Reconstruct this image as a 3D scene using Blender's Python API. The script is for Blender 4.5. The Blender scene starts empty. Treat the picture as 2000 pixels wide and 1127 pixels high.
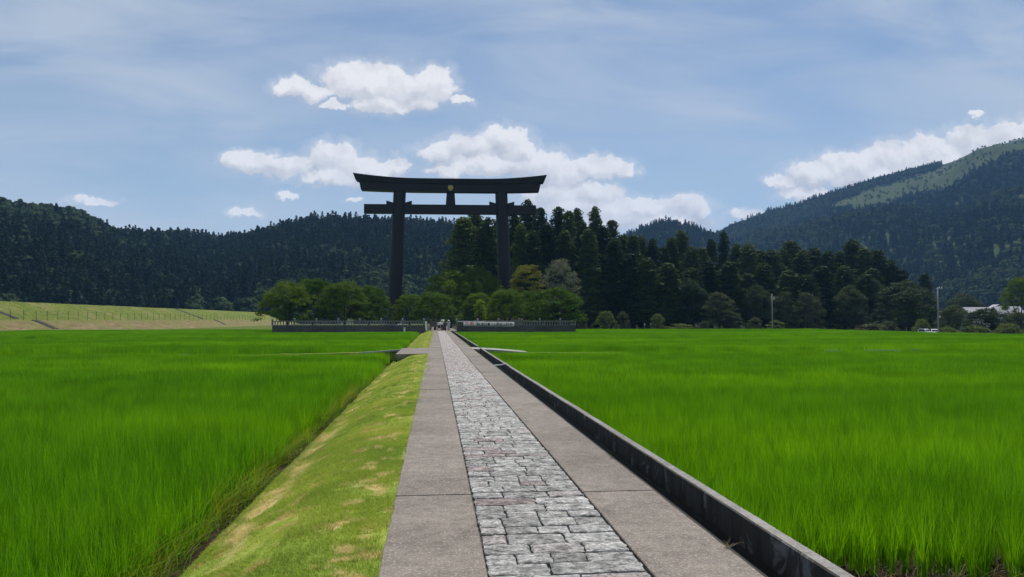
import bpy, bmesh, math, random
import numpy as np
from mathutils import Vector, Matrix
R = math.radians
SC = bpy.context.scene
COL = SC.collection
rs = np.random.RandomState(7)
random.seed(7)

# ------------------------------------------------------------------ camera
CAM_H = 1.7
PITCH = math.atan(60.5 / 1500)
YAW = math.atan(0.1)
cam_d = bpy.data.cameras.new('camera')
cam_d.sensor_width = 36
cam_d.lens = 27.0
cam_d.clip_start = 0.05
cam_d.clip_end = 20000
cam = bpy.data.objects.new('camera', cam_d)
cam.location = (0, 0, CAM_H)
cam.rotation_euler = (math.pi / 2 + PITCH, 0, -YAW)
COL.objects.link(cam)
SC.camera = cam
CAM_M = (Matrix.Rotation(-YAW, 3, 'Z') @ Matrix.Rotation(math.pi / 2 + PITCH, 3, 'X'))

def ray(px, py):
    return CAM_M @ Vector(((px - 1000) / 1500, (563.5 - py) / 1500, -1))
def at(px, py, Y):
    """world point seen at photo pixel (px,py) whose distance along the path is Y"""
    d = ray(px, py)
    k = Y / d.y
    return Vector((d.x * k, Y, CAM_H + d.z * k))
def pix(p):
    q = CAM_M.transposed() @ (Vector(p) - Vector((0, 0, CAM_H)))
    return 1000 + 1500 * q.x / -q.z, 563.5 - 1500 * q.y / -q.z

# ------------------------------------------------------------------ light
SUN_EL, SUN_AZ = 62.0, 24.0
SUN_W, SKY_S, EXPO = 4.4, 0.078, 0.22
sd = Vector((math.sin(R(SUN_AZ)) * math.cos(R(SUN_EL)), math.cos(R(SUN_AZ)) * math.cos(R(SUN_EL)), math.sin(R(SUN_EL))))
sl = bpy.data.lights.new('sun', 'SUN')
sl.energy = SUN_W
sl.angle = R(0.6)
sl.color = (1.0, 0.955, 0.89)
so = bpy.data.objects.new('sun', sl)
so.rotation_euler = (-sd).to_track_quat('-Z', 'Y').to_euler()
so.location = (0, 0, 900)
COL.objects.link(so)
SC.view_settings.view_transform = 'Standard'
SC.view_settings.look = 'None'
SC.view_settings.gamma = 1
SC.view_settings.exposure = EXPO
SC.view_settings.use_curve_mapping = False
SC.render.engine = 'CYCLES'
cy = SC.cycles
cy.max_bounces = 6
cy.diffuse_bounces = 3
cy.glossy_bounces = 2
cy.transmission_bounces = 4
cy.transparent_max_bounces = 6
cy.volume_bounces = 1
cy.use_denoising = True
cy.sample_clamp_indirect = 6

# ------------------------------------------------------------------ node helper
class NT:
    def __init__(s, tree):
        s.t = tree
    def n(s, kind, **kw):
        nd = s.t.nodes.new(kind)
        for k, v in kw.items():
            setattr(nd, k, v)
        return nd
    def link(s, a, b):
        s.t.links.new(a, b)
    def put(s, sock, v):
        if isinstance(v, bpy.types.NodeSocket):
            s.t.links.new(v, sock)
        elif v is not None:
            if isinstance(v, (tuple, list)) and len(v) == 3 and sock.type == 'RGBA':
                v = (*v, 1)
            sock.default_value = v
    def math(s, op, a, b=None, c=None, clamp=False):
        nd = s.n('ShaderNodeMath', operation=op, use_clamp=clamp)
        for i, v in enumerate((a, b, c)):
            if v is not None: s.put(nd.inputs[i], v)
        return nd.outputs[0]
    def vmath(s, op, a, b=None, c=None):
        nd = s.n('ShaderNodeVectorMath', operation=op)
        for i, v in enumerate((a, b, c)):
            if v is not None: s.put(nd.inputs[i], v)
        return nd.outputs['Value'] if op in ('DOT_PRODUCT', 'LENGTH') else nd.outputs[0]
    def noise(s, vec, scale, detail=4, rough=.55, dist=0, color=False):
        nd = s.n('ShaderNodeTexNoise')
        s.put(nd.inputs['Vector'], vec)
        nd.inputs['Scale'].default_value = scale
        nd.inputs['Detail'].default_value = detail
        nd.inputs['Roughness'].default_value = rough
        nd.inputs['Distortion'].default_value = dist
        return nd.outputs['Color' if color else 'Fac']
    def ramp(s, fac, stops, interp='LINEAR'):
        nd = s.n('ShaderNodeValToRGB')
        cr = nd.color_ramp
        cr.interpolation = interp
        while len(cr.elements) < len(stops): cr.elements.new(.5)
        for e, (p, c) in zip(cr.elements, stops):
            e.position = p
            e.color = (*c, 1) if isinstance(c, (tuple, list)) else (c, c, c, 1)
        s.put(nd.inputs[0], fac)
        return nd.outputs[0]
    def mix(s, fac, a, b, mode='MIX'):
        nd = s.n('ShaderNodeMix', data_type='RGBA', blend_type=mode)
        s.put(nd.inputs[0], fac); s.put(nd.inputs[6], a); s.put(nd.inputs[7], b)
        return nd.outputs[2]
    def smooth(s, v, a, b):
        nd = s.n('ShaderNodeMapRange', interpolation_type='SMOOTHSTEP')
        s.put(nd.inputs[0], v)
        nd.inputs[1].default_value = a; nd.inputs[2].default_value = b
        nd.inputs[3].default_value = 0; nd.inputs[4].default_value = 1
        return nd.outputs[0]
    def bump(s, h, strength, dist):
        nd = s.n('ShaderNodeBump')
        nd.inputs['Strength'].default_value = strength
        nd.inputs['Distance'].default_value = dist
        s.put(nd.inputs['Height'], h)
        return nd.outputs[0]

# ------------------------------------------------------------------ sky
world = bpy.data.worlds.new('World')
SC.world = world
world.use_nodes = True
wt = world.node_tree
wt.nodes.clear()
W = NT(wt)
sky = W.n('ShaderNodeTexSky', sky_type='NISHITA', sun_disc=False)
sky.sun_elevation = R(SUN_EL); sky.sun_rotation = R(SUN_AZ)
sky.altitude = 100; sky.air_density = 1.0; sky.dust_density = .45; sky.ozone_density = 2.6
tc = W.n('ShaderNodeTexCoord')
sep = W.n('ShaderNodeSeparateXYZ'); W.link(tc.outputs['Generated'], sep.inputs[0])
yy = W.math('MAXIMUM', W.math('ABSOLUTE', sep.outputs[1]), 0.03)
uu = W.math('DIVIDE', sep.outputs[0], yy)
vv = W.math('DIVIDE', sep.outputs[2], yy)
comb = W.n('ShaderNodeCombineXYZ'); W.link(uu, comb.inputs[0]); W.link(vv, comb.inputs[1])
P0 = comb.outputs[0]
# cumulus banks: lobes in direction space, roughened by fractal noise
n1 = W.vmath('SUBTRACT', W.noise(P0, 26, 2, .5, color=True), (.5, .5, .5))
n2 = W.vmath('SUBTRACT', W.noise(P0, 85, 5, .6, color=True), (.5, .5, .5))
P1 = W.vmath('MULTIPLY_ADD', n1, (.030, .024, 0), P0)
P1 = W.vmath('MULTIPLY_ADD', n2, (.021, .017, 0), P1)
blobs = [(690,158,52,30),(735,165,55,30),(790,180,58,28),(845,165,40,30),(750,205,52,18),(580,172,40,16),(617,180,26,15),(655,208,24,7),(820,198,32,16),(900,197,18,8),(775,217,28,8),
 (460,312,24,14),(500,322,40,16),(560,325,48,20),(650,312,42,28),(690,332,46,24),(655,348,60,12),(775,322,24,14),(735,333,40,14),
 (860,295,40,17),(920,290,46,22),(985,272,42,24),(1010,290,32,20),(1060,325,62,26),(1100,337,46,22),(1165,325,42,19),(1215,332,26,12),(1160,378,50,20),(1090,382,60,25),(960,320,70,18),(880,332,40,12),
 (1200,412,66,24),(1260,406,48,17),(1330,402,52,18),(1365,412,24,16),(1250,432,120,16),(1120,402,60,22),
 (1530,355,32,12),(1590,340,52,20),(1660,325,56,25),(1740,307,60,26),(1820,297,56,26),(1895,275,50,28),(1970,265,46,26),(1575,378,50,14),(1460,418,32,11),(1700,342,90,26),(1850,332,100,36),(2050,262,60,33),
 (182,394,38,8),(475,414,25,8),(1910,227,12,4),(560,379,14,6),(692,388,12,6),(2170,300,90,40)]
def lobes(P):
    acc = None
    for (cx, cyy, rx, ry) in blobs:
        d = ray(cx, cyy)
        u, v = d.x / d.y, d.z / d.y
        ix, iy = 1390.0 / rx, 1390.0 / ry
        q = W.vmath('MULTIPLY_ADD', P, (ix, iy, 0), (-u * ix, -v * iy, 0))
        l2 = W.vmath('DOT_PRODUCT', q, q)
        if acc is None:
            acc = l2
        else:
            nd = W.n('ShaderNodeMath', operation='SMOOTH_MIN')
            W.link(acc, nd.inputs[0]); W.link(l2, nd.inputs[1]); nd.inputs[2].default_value = .3
            acc = nd.outputs[0]
    return W.math('MINIMUM', acc, 6.0)
acc = lobes(P1)
acc_up = lobes(W.vmath('ADD', P1, (.003, .010, 0)))
fine = W.noise(P0, 60, 7, .62)
fld = W.math('ADD', acc, W.math('MULTIPLY', W.math('SUBTRACT', fine, .5), 1.5))
veil = W.math('MULTIPLY', W.smooth(W.math('ADD', acc, W.math('MULTIPLY', W.math('SUBTRACT', fine, .5), 3.0)), 3.2, 1.0), .30)
dens = W.math('MAXIMUM', W.smooth(fld, 1.68, .90), veil)
# billow relief and top light / shaded base
rel_a = W.noise(P1, 22, 5, .55)
rel_b = W.noise(W.vmath('ADD', P1, (.005, .014, 0)), 22, 5, .55)
rel = W.math('SUBTRACT', rel_a, rel_b)
topl = W.smooth(W.math('SUBTRACT', acc_up, acc), -.85, .75)
shade = W.math('ADD', W.math('MULTIPLY', rel, 2.0), W.math('MULTIPLY', topl, .66))
shade = W.math('ADD', shade, .28, clamp=True)
CL = 1.0 / SKY_S / 2 ** EXPO
ccol = W.mix(shade, tuple(x * CL for x in (.54, .55, .60)), tuple(x * CL for x in (.92, .905, .91)))
# thin high cirrus
mp = W.n('ShaderNodeMapping'); W.link(P0, mp.inputs[0])
mp.inputs['Rotation'].default_value = (0, 0, R(9)); mp.inputs['Scale'].default_value = (1.5, 5.5, 1)
c1 = W.noise(mp.outputs[0], 1.7, 7, .55, .5)
c2 = W.noise(P0, 1.3, 3, .5)
cir = W.math('MULTIPLY', W.smooth(c1, .30, .70), W.smooth(c2, .22, .56))
hz = W.smooth(vv, .42, .02)
cir = W.math('ADD', W.math('MULTIPLY', cir, .72), W.math('MULTIPLY_ADD', hz, .30, .05), clamp=True)
base = W.mix(cir, sky.outputs[0], tuple(x * CL for x in (.56, .62, .70)))
fin = W.mix(dens, base, ccol)
bg = W.n('ShaderNodeBackground'); W.link(fin, bg.inputs[0]); bg.inputs[1].default_value = SKY_S
wo = W.n('ShaderNodeOutputWorld'); W.link(bg.outputs[0], wo.inputs[0])

# ------------------------------------------------------------------ materials
def newmat(name):
    m = bpy.data.materials.new(name); m.use_nodes = True
    t = m.node_tree; t.nodes.clear()
    N = NT(t)
    N.out = N.n('ShaderNodeOutputMaterial')
    N.bs = N.n('ShaderNodeBsdfPrincipled')
    N.link(N.bs.outputs[0], N.out.inputs[0])
    N.geo = N.n('ShaderNodeNewGeometry')
    N.pos = N.geo.outputs['Position']
    N.rnd = N.n('ShaderNodeObjectInfo').outputs['Random']
    return m, N

def plain(name, col, rough=.7, metal=0, var=.12, scale=3.0, spec=.35):
    m, N = newmat(name)
    f = N.noise(N.pos, scale, 5)
    c = N.ramp(f, [(.3, tuple(x * (1 - var) for x in col)), (.7, tuple(x * (1 + var) for x in col))])
    N.link(c, N.bs.inputs['Base Color'])
    N.bs.inputs['Roughness'].default_value = rough
    N.bs.inputs['Metallic'].default_value = metal
    N.bs.inputs['Specular IOR Level'].default_value = spec
    return m

def leafmat(name, dark, light, transl=.4, trans_col=None, scale=.25, rough=.6, extra=None, gloss=.03):
    """leaves: front diffuse + light coming through, with variation by plant and by place"""
    m, N = newmat(name)
    f = N.math('ADD', N.math('MULTIPLY', N.noise(N.pos, scale, 3), .70), N.math('MULTIPLY', N.rnd, .55))
    c = N.ramp(f, [(.28, dark), (.85, light)])
    if extra:
        c = extra(N, c)
    N.link(c, N.bs.inputs['Base Color'])
    N.bs.inputs['Roughness'].default_value = rough
    N.bs.inputs['Specular IOR Level'].default_value = gloss
    tr = N.n('ShaderNodeBsdfTranslucent')
    tcol = N.mix(1.0, c, trans_col or (1.25, 1.15, .55), 'MULTIPLY')
    N.link(tcol, tr.inputs[0])
    mx = N.n('ShaderNodeMixShader'); mx.inputs[0].default_value = transl
    N.link(N.bs.outputs[0], mx.inputs[1]); N.link(tr.outputs[0], mx.inputs[2])
    N.link(mx.outputs[0], N.out.inputs[0])
    return m

M = {}
M['cedar'] = leafmat('cedar_foliage', (.010, .026, .009), (.070, .102, .026), .22)
M['cedar_light'] = leafmat('cedar_foliage_light', (.024, .05, .012), (.085, .125, .028), .25)
M['cherry'] = leafmat('cherry_foliage', (.034, .085, .010), (.108, .172, .024), .38)
M['maple'] = leafmat('yellow_green_foliage', (.07, .10, .02), (.15, .165, .035), .35)
M['silver'] = leafmat('silver_foliage', (.07, .09, .07), (.155, .18, .145), .25)
M['sapling'] = leafmat('sapling_foliage', (.12, .20, .02), (.22, .30, .04), .4)
M['broad'] = leafmat('broadleaf_foliage', (.028, .05, .022), (.075, .10, .042), .25)
M['broad_pale'] = leafmat('pale_broadleaf_foliage', (.036, .056, .028), (.085, .105, .055), .25)
M['shrub'] = leafmat('shrub_foliage', (.06, .10, .025), (.13, .17, .05), .3)
M['hillcon'] = leafmat('hill_conifer_foliage', (.005, .014, .010), (.022, .042, .026), .15, scale=.01, gloss=.02)
M['hillbroad'] = leafmat('hill_broadleaf_foliage', (.020, .042, .020), (.070, .10, .042), .15, scale=.01, gloss=.02)
M['bark'] = plain('bark', (.055, .042, .034), .9)
M['soil'] = plain('mud', (.045, .034, .024), .75, var=.3, scale=1.5)
M['steel'] = None

def rice_extra(N, c):
    mpr = N.n('ShaderNodeMapping'); N.link(N.pos, mpr.inputs[0]); mpr.inputs['Scale'].default_value = (.028, .11, .1)
    big = N.noise(mpr.outputs[0], 1.0, 4, .6)
    c = N.mix(N.smooth(big, .40, .64), N.mix(1.0, c, (.78, .86, 1.0), 'MULTIPLY'), N.mix(1.0, c, (1.28, 1.15, .8), 'MULTIPLY'))
    return c
M['rice'] = leafmat('rice_leaf', (.064, .205, .003), (.180, .415, .011), .5, (1.12, 1.1, .35), scale=.4, rough=.5, extra=rice_extra, gloss=.15)
M['rice_edge'] = leafmat('rice_edge_leaf', (.16, .25, .02), (.32, .36, .05), .4, (1.2, 1.1, .4), scale=1.0, rough=.5)
M['dead'] = leafmat('dead_leaf', (.16, .13, .075), (.33, .28, .18), .2, (1, 1, .8), scale=2)

def grasscol(N, c=None):
    a = N.noise(N.pos, .55, 4, .6)
    b = N.noise(N.pos, 2.3, 4, .65)
    d = N.noise(N.pos, .9, 3, .6, 1.0)
    g = N.ramp(a, [(.3, (.135, .205, .028)), (.55, (.21, .265, .042)), (.75, (.29, .31, .07))])
    g = N.mix(N.smooth(b, .55, .68), g, (.34, .28, .12))
    sepn = N.n('ShaderNodeSeparateXYZ'); N.link(N.pos, sepn.inputs[0])
    # dry straw lies in a ragged line along the foot of the bank and by the path
    foot = N.math('ABSOLUTE', N.math('ADD', sepn.outputs[0], 1.93))
    foot = N.math('MULTIPLY', N.smooth(foot, .30, .02), N.smooth(d, .46, .62))
    side = N.math('ABSOLUTE', N.math('ADD', sepn.outputs[0], .72))
    side = N.math('MULTIPLY', N.smooth(side, .30, .03), N.smooth(b, .52, .62))
    dry = N.math('MAXIMUM', foot, side)
    g = N.mix(dry, g, (.42, .36, .20))
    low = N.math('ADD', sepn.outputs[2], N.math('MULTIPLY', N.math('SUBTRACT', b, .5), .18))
    return N.mix(N.smooth(low, -.60, -.68), g, (.022, .017, .011))  # mud at the bank foot, its colour darkened to carry the ditch shadow
def grassmat(name, transl):
    m, N = newmat(name)
    c = grasscol(N)
    if transl: c = N.mix(1.0, c, (1.45, 1.45, 1.3), 'MULTIPLY')
    c = N.mix(1.0, c, (1.12, 1.10, .95), 'MULTIPLY')
    c = N.mix(.35, c, N.mix(1.0, c, N.ramp(N.rnd, [(0, .6), (1, 1.4)]), 'MULTIPLY'))
    N.link(c, N.bs.inputs['Base Color'])
    N.bs.inputs['Roughness'].default_value = .7
    N.bs.inputs['Specular IOR Level'].default_value = .2
    if transl:
        tr = N.n('ShaderNodeBsdfTranslucent'); N.link(c, tr.inputs[0])
        mx = N.n('ShaderNodeMixShader'); mx.inputs[0].default_value = transl
        N.link(N.bs.outputs[0], mx.inputs[1]); N.link(tr.outputs[0], mx.inputs[2])
        N.link(mx.outputs[0], N.out.inputs[0])
    else:
        N.link(N.bump(N.noise(N.pos, 40, 4), .6, .02), N.bs.inputs['Normal'])
    return m
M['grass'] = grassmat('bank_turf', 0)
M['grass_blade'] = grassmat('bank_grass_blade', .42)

def concmat(name, c0, c1, speck=.5, scale=1.0, dark=None):
    m, N = newmat(name)
    big = N.noise(N.pos, .7 * scale, 5, .6)
    fine = N.noise(N.pos, 45 * scale, 4, .75)
    mid = N.noise(N.pos, 7 * scale, 6, .7)
    c = N.ramp(big, [(.3, c0), (.7, c1)])
    c = N.mix(.55, c, N.ramp(mid, [(.35, .5), (.62, 1.28)]), 'MULTIPLY')
    c = N.mix(N.math('MULTIPLY', N.smooth(N.noise(N.pos, 1.9 * scale, 6, .7, .8), .56, .70), .45), c, N.mix(1.0, c, (.42, .40, .38), 'MULTIPLY'))
    c = N.mix(N.math('MULTIPLY', N.smooth(fine, .565, .62), speck), c, (.5, .48, .45))
    c = N.mix(N.math('MULTIPLY', N.smooth(fine, .44, .37), speck), c, (.05, .045, .042))
    c = N.mix(.25, c, N.mix(1.0, c, N.ramp(N.rnd, [(0, .75), (1, 1.25)]), 'MULTIPLY'))
    N.link(c, N.bs.inputs['Base Color'])
    N.bs.inputs['Roughness'].default_value = .85
    N.bs.inputs['Specular IOR Level'].default_value = .25
    N.link(N.bump(N.math('ADD', fine, N.math('MULTIPLY', mid, 1.5)), .5, .006), N.bs.inputs['Normal'])
    return m, N, c
M['slab'], _, _ = concmat('path_concrete', (.130, .109, .089), (.222, .191, .160))
M['concrete'], _, _ = concmat('light_concrete', (.24, .23, .215), (.36, .345, .325), .3)
# drain wall: pale top, dark algae and pale runs on the flanks (vertical faces)
m, N, c = concmat('drain_concrete', (.15, .142, .13), (.25, .24, .22), .4)
sp = N.n('ShaderNodeSeparateXYZ'); N.link(N.geo.outputs['Normal'], sp.inputs[0])
flank = N.smooth(N.math('ABSOLUTE', sp.outputs[0]), .3, .8)
mpn = N.n('ShaderNodeMapping'); N.link(N.pos, mpn.inputs[0]); mpn.inputs['Scale'].default_value = (1, 1.6, 1.3)
streak = N.noise(mpn.outputs[0], 1.5, 5, .7, .6)
mpv = N.n('ShaderNodeMapping'); N.link(N.pos, mpv.inputs[0]); mpv.inputs['Scale'].default_value = (1, 3.2, .6)
runs = N.noise(mpv.outputs[0], 1.6, 6, .7)
alg = N.ramp(runs, [(.3, (.020, .018, .014)), (.7, (.075, .068, .057))])
spy = N.n('ShaderNodeSeparateXYZ'); N.link(N.pos, spy.inputs[0])
near_ = N.math('MULTIPLY', N.smooth(spy.outputs[1], 7.0, 4.6), .10)
alg = N.mix(N.smooth(N.math('ADD', streak, near_), .57, .66), alg, (.17, .165, .155))
c2_ = N.mix(flank, c, alg)
N.link(c2_, N.bs.inputs['Base Color'])
M['drain'] = m
M['wet'] = plain('drain_bed', (.018, .017, .014), .45, var=.4, scale=2)

def stonemat():
    m, N = newmat('paving_granite')
    tcn = N.n('ShaderNodeTexCoord')
    a = N.noise(N.pos, 9, 8, .72, .4)
    b = N.noise(N.pos, 38, 5, .7)
    mpx = N.n('ShaderNodeMapping'); N.link(N.pos, mpx.inputs[0]); mpx.inputs['Scale'].default_value = (.6, 1.6, 1); mpx.inputs['Rotation'].default_value = (0, 0, .35)
    cr = N.noise(mpx.outputs[0], 13, 6, .75, .8)
    c = N.ramp(N.rnd, [(0, (.29, .285, .265)), (.5, (.38, .375, .35)), (.8, (.45, .44, .415)), (.9, (.36, .32, .30)), (1, (.29, .235, .22))])
    c = N.mix(.8, c, N.ramp(a, [(.36, .28), (.5, .95), (.64, 1.6)]), 'MULTIPLY')
    c = N.mix(.75, c, N.ramp(cr, [(.38, .16), (.48, .95), (.7, 1.4)]), 'MULTIPLY')
    c = N.mix(.5, c, N.ramp(b, [(.40, .4), (.60, 1.6)]), 'MULTIPLY')
    c = N.mix(N.math('MULTIPLY', N.smooth(N.noise(N.pos, 2.1, 4), .66, .78), .5), c, (.16, .15, .07))
    N.link(c, N.bs.inputs['Base Color'])
    N.bs.inputs['Roughness'].default_value = .85
    h = N.math('ADD', N.math('MULTIPLY', cr, 1.2), N.math('ADD', a, N.math('MULTIPLY', b, .35)))
    N.link(N.bump(h, 1.0, .03), N.bs.inputs['Normal'])
    return m
M['stone'] = stonemat()
M['mortar'] = plain('mortar', (.07, .066, .058), .9, var=.4, scale=8)
M['dirt'] = plain('shrine_ground', (.06, .06, .038), .95, var=.35, scale=.8, spec=.02)  # ground tone darkened to stand for the shade beneath the trees
M['gravel'] = plain('pale_gravel', (.2, .185, .165), .95, var=.2, scale=2, spec=.05)
M['forestfloor'] = plain('forest_floor', (.03, .036, .02), .9, var=.4, scale=.3)
M['fence_stone'], _, _ = concmat('fence_granite', (.15, .15, .145), (.24, .24, .23), .3, .6)
M['base_stone'], _, _ = concmat('base_wall_granite', (.065, .065, .062), (.115, .115, .11), .3, .6)
M['asphalt'] = plain('asphalt', (.16, .155, .15), .9)
M['steeldark'] = plain('gate_steel', (.0085, .0085, .011), .5, var=.25, scale=.25, spec=.3)
M['gold'] = plain('gold_leaf', (.62, .50, .12), .4, metal=.6, var=.1)
M['black'] = plain('black_paint', (.01, .01, .01), .6)
M['white'] = plain('white_paint', (.78, .78, .77), .6, var=.04)
M['cloth_white'] = plain('white_cloth', (.72, .72, .72), .9, var=.05)
M['banner_cloth'] = leafmat('banner_cloth', (.74, .74, .73), (.8, .8, .79), .5, (1, 1, 1))
M['cloth_grey'] = plain('grey_cloth', (.45, .45, .47), .9, var=.05)
M['cloth_dark'] = plain('dark_cloth', (.018, .018, .022), .9)
M['cloth_char'] = plain('charcoal_cloth', (.06, .055, .055), .9)
M['cloth_purple'] = plain('purple_cloth', (.035, .022, .06), .9)
M['skin'] = plain('skin', (.5, .32, .23), .6, var=.05)
M['hair'] = plain('hair', (.012, .01, .009), .6)
M['red'] = plain('red_ink', (.75, .02, .07), .7, var=.05)
M['metal'] = plain('galvanised_metal', (.34, .35, .36), .45, metal=.3, var=.1)
M['polec'] = plain('pole_concrete', (.24, .24, .235), .8, var=.12, scale=1)
M['wood'] = plain('weathered_wood', (.13, .115, .10), .85, var=.3, scale=4)
M['rust'] = plain('fence_post_metal', (.05, .048, .042), .8)
M['glass'] = plain('window_glass', (.03, .035, .04), .12, spec=.6)
M['rooft'] = plain('grey_roof', (.34, .34, .36), .7, var=.1, scale=.6, spec=.1)
M['wall'] = plain('cream_wall', (.52, .50, .45), .85, var=.08, scale=.5)
M['rubber'] = plain('rubber', (.015, .015, .015), .8)
M['carpaint'] = plain('white_car_paint', (.72, .73, .74), .25, var=.02, spec=.5)

def leveemat():
    m, N = newmat('levee_grass')
    s3 = N.n('ShaderNodeSeparateXYZ'); N.link(N.pos, s3.inputs[0])
    a = N.noise(N.pos, .12, 5, .65); b = N.noise(N.pos, .9, 6, .7)
    mpl = N.n('ShaderNodeMapping'); N.link(N.pos, mpl.inputs[0]); mpl.inputs['Scale'].default_value = (1, .25, 2.5)
    st = N.noise(mpl.outputs[0], .5, 5, .65)
    b = N.ramp(N.math('ADD', N.math('MULTIPLY', b, .6), N.math('MULTIPLY', N.noise(N.pos, 2.6, 5, .75), .4)), [(.36, 0.0), (.64, 1.0)])
    up = N.ramp(b, [(.1, (.060, .098, .014)), (.5, (.13, .17, .024)), (.9, (.235, .24, .06))])
    up = N.mix(N.smooth(a, .5, .72), up, (.23, .205, .08))
    lo = N.ramp(st, [(.3, (.13, .12, .05)), (.5, (.22, .17, .08)), (.7, (.31, .24, .14))])
    lo = N.mix(N.smooth(a, .62, .42), lo, (.20, .185, .065))
    lo = N.mix(.6, lo, N.mix(1.0, lo, N.ramp(b, [(.1, .45), (.9, 1.4)]), 'MULTIPLY'))
    zz = N.math('ADD', s3.outputs[2], N.math('MULTIPLY', N.math('SUBTRACT', b, .5), 1.0))
    k = N.smooth(zz, 1.2, 1.75)
    c = N.mix(k, lo, up)
    N.link(c, N.bs.inputs['Base Color']); N.bs.inputs['Roughness'].default_value = .9
    N.bs.inputs['Specular IOR Level'].default_value = .1
    N.link(N.bump(b, .8, .4), N.bs.inputs['Normal'])
    return m
M['levee'] = leveemat()
def clearmat():
    m, N = newmat('cleared_slope')
    a = N.noise(N.pos, .012, 6, .65); b = N.noise(N.pos, .06, 5, .7)
    c = N.ramp(a, [(.3, (.05, .075, .035)), (.55, (.09, .12, .05)), (.75, (.14, .155, .075))])
    c = N.mix(.5, c, N.ramp(b, [(.3, .5), (.7, 1.4)]), 'MULTIPLY')
    c = N.mix(1.0, c, (.42, .47, .24), 'MULTIPLY')
    N.link(c, N.bs.inputs['Base Color']); N.bs.inputs['Roughness'].default_value = .95
    N.bs.inputs['Specular IOR Level'].default_value = .1
    return m
M['clear'] = clearmat()

# ------------------------------------------------------------------ object helpers
def link(o, parent=None):
    COL.objects.link(o)
    if parent is not None: o.parent = parent
    return o
def tag(o, label=None, cat=None, group=None, kind=None):
    if label: o['label'] = label
    if cat: o['category'] = cat
    if group: o['group'] = group
    if kind: o['kind'] = kind
    return o
def empty(name, loc=(0, 0, 0), rz=0):
    o = bpy.data.objects.new(name, None)
    o.empty_display_size = .2
    o.location = loc; o.rotation_euler = (0, 0, rz)
    return link(o)
def meshdata(name, V, F, mat=None, smooth=False):
    me = bpy.data.meshes.new(name)
    V = np.asarray(V, dtype=np.float32)
    if isinstance(F, np.ndarray):
        nF, k = F.shape
        me.vertices.add(len(V)); me.vertices.foreach_set('co', V.ravel())
        me.loops.add(nF * k); me.loops.foreach_set('vertex_index', F.astype(np.int32).ravel())
        me.polygons.add(nF)
        me.polygons.foreach_set('loop_start', np.arange(0, nF * k, k, dtype=np.int32))
        me.update(calc_edges=True)
    else:
        me.from_pydata(V.tolist(), [], F); me.update()
    if mat: me.materials.append(mat)
    if smooth:
        me.polygons.foreach_set('use_smooth', np.ones(len(me.polygons), dtype=bool))
    return me
def obj(name, me, parent=None, loc=(0, 0, 0), rz=0, scale=None):
    o = bpy.data.objects.new(name, me)
    o.location = loc; o.rotation_euler = (0, 0, rz)
    if scale is not None: o.scale = scale
    return link(o, parent)

class MB:
    """collects shapes for ONE mesh"""
    def __init__(s): s.V = []; s.F = []
    def add(s, V, F):
        b = len(s.V)
        s.V += [tuple(v) for v in V]; s.F += [tuple(i + b for i in f) for f in F]
        return s
    def box(s, x0, x1, y0, y1, z0, z1):
        return s.add([(x0,y0,z0),(x1,y0,z0),(x1,y1,z0),(x0,y1,z0),(x0,y0,z1),(x1,y0,z1),(x1,y1,z1),(x0,y1,z1)],
                     [(0,3,2,1),(4,5,6,7),(0,1,5,4),(1,2,6,5),(2,3,7,6),(3,0,4,7)])
    def tube(s, pts, rad, n=8, sx=1, sy=1, cap=True):
        pts = [Vector(p) for p in pts]
        V = []; F = []
        for i, p in enumerate(pts):
            a = pts[max(i - 1, 0)]; b = pts[min(i + 1, len(pts) - 1)]
            t = (b - a).normalized()
            ref = Vector((1, 0, 0)) if abs(t.x) < .9 else Vector((0, 1, 0))
            w = t.cross(ref).normalized(); u = w.cross(t).normalized()
            r = rad[i] if isinstance(rad, (list, tuple)) else rad
            for k in range(n):
                an = 2 * math.pi * k / n
                V.append(p + u * math.cos(an) * r * sx + w * math.sin(an) * r * sy)
        for i in range(len(pts) - 1):
            for k in range(n):
                k2 = (k + 1) % n
                F.append((i*n+k, i*n+k2, (i+1)*n+k2, (i+1)*n+k))
        if cap:
            F.append(tuple(range(n - 1, -1, -1))); F.append(tuple((len(pts)-1)*n + k for k in range(n)))
        return s.add(V, F)
    def lathe(s, prof, n=16, c=(0, 0, 0), sx=1, sy=1):
        V = []; F = []
        for r, z in prof:
            for k in range(n):
                an = 2 * math.pi * k / n
                V.append((c[0] + math.cos(an) * r * sx, c[1] + math.sin(an) * r * sy, c[2] + z))
        for i in range(len(prof) - 1):
            for k in range(n):
                k2 = (k + 1) % n
                F.append((i*n+k, i*n+k2, (i+1)*n+k2, (i+1)*n+k))
        F.append(tuple(range(n - 1, -1, -1))); F.append(tuple((len(prof)-1)*n + k for k in range(n)))
        return s.add(V, F)
    def prism(s, poly, y0, y1):
        """poly of (x,z), extruded along y"""
        n = len(poly)
        V = [(x, y0, z) for x, z in poly] + [(x, y1, z) for x, z in poly]
        F = [tuple(range(n)), tuple(range(2*n-1, n-1, -1))]
        for i in range(n):
            j = (i + 1) % n
            F.append((i, i + n, j + n, j))
        return s.add(V, F)
    def data(s, name, mat, smooth=False, bevel=0):
        me = meshdata(name, s.V, s.F, mat, smooth)
        if bevel:
            bm = bmesh.new(); bm.from_mesh(me)
            bmesh.ops.bevel(bm, geom=list(bm.edges), offset=bevel, segments=1, affect='EDGES', clamp_overlap=True)
            bm.to_mesh(me); bm.free()
        return me
    def build(s, name, mat, parent=None, smooth=False, bevel=0, **kw):
        return obj(name, s.data(name, mat, smooth, bevel), parent, **kw)

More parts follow.
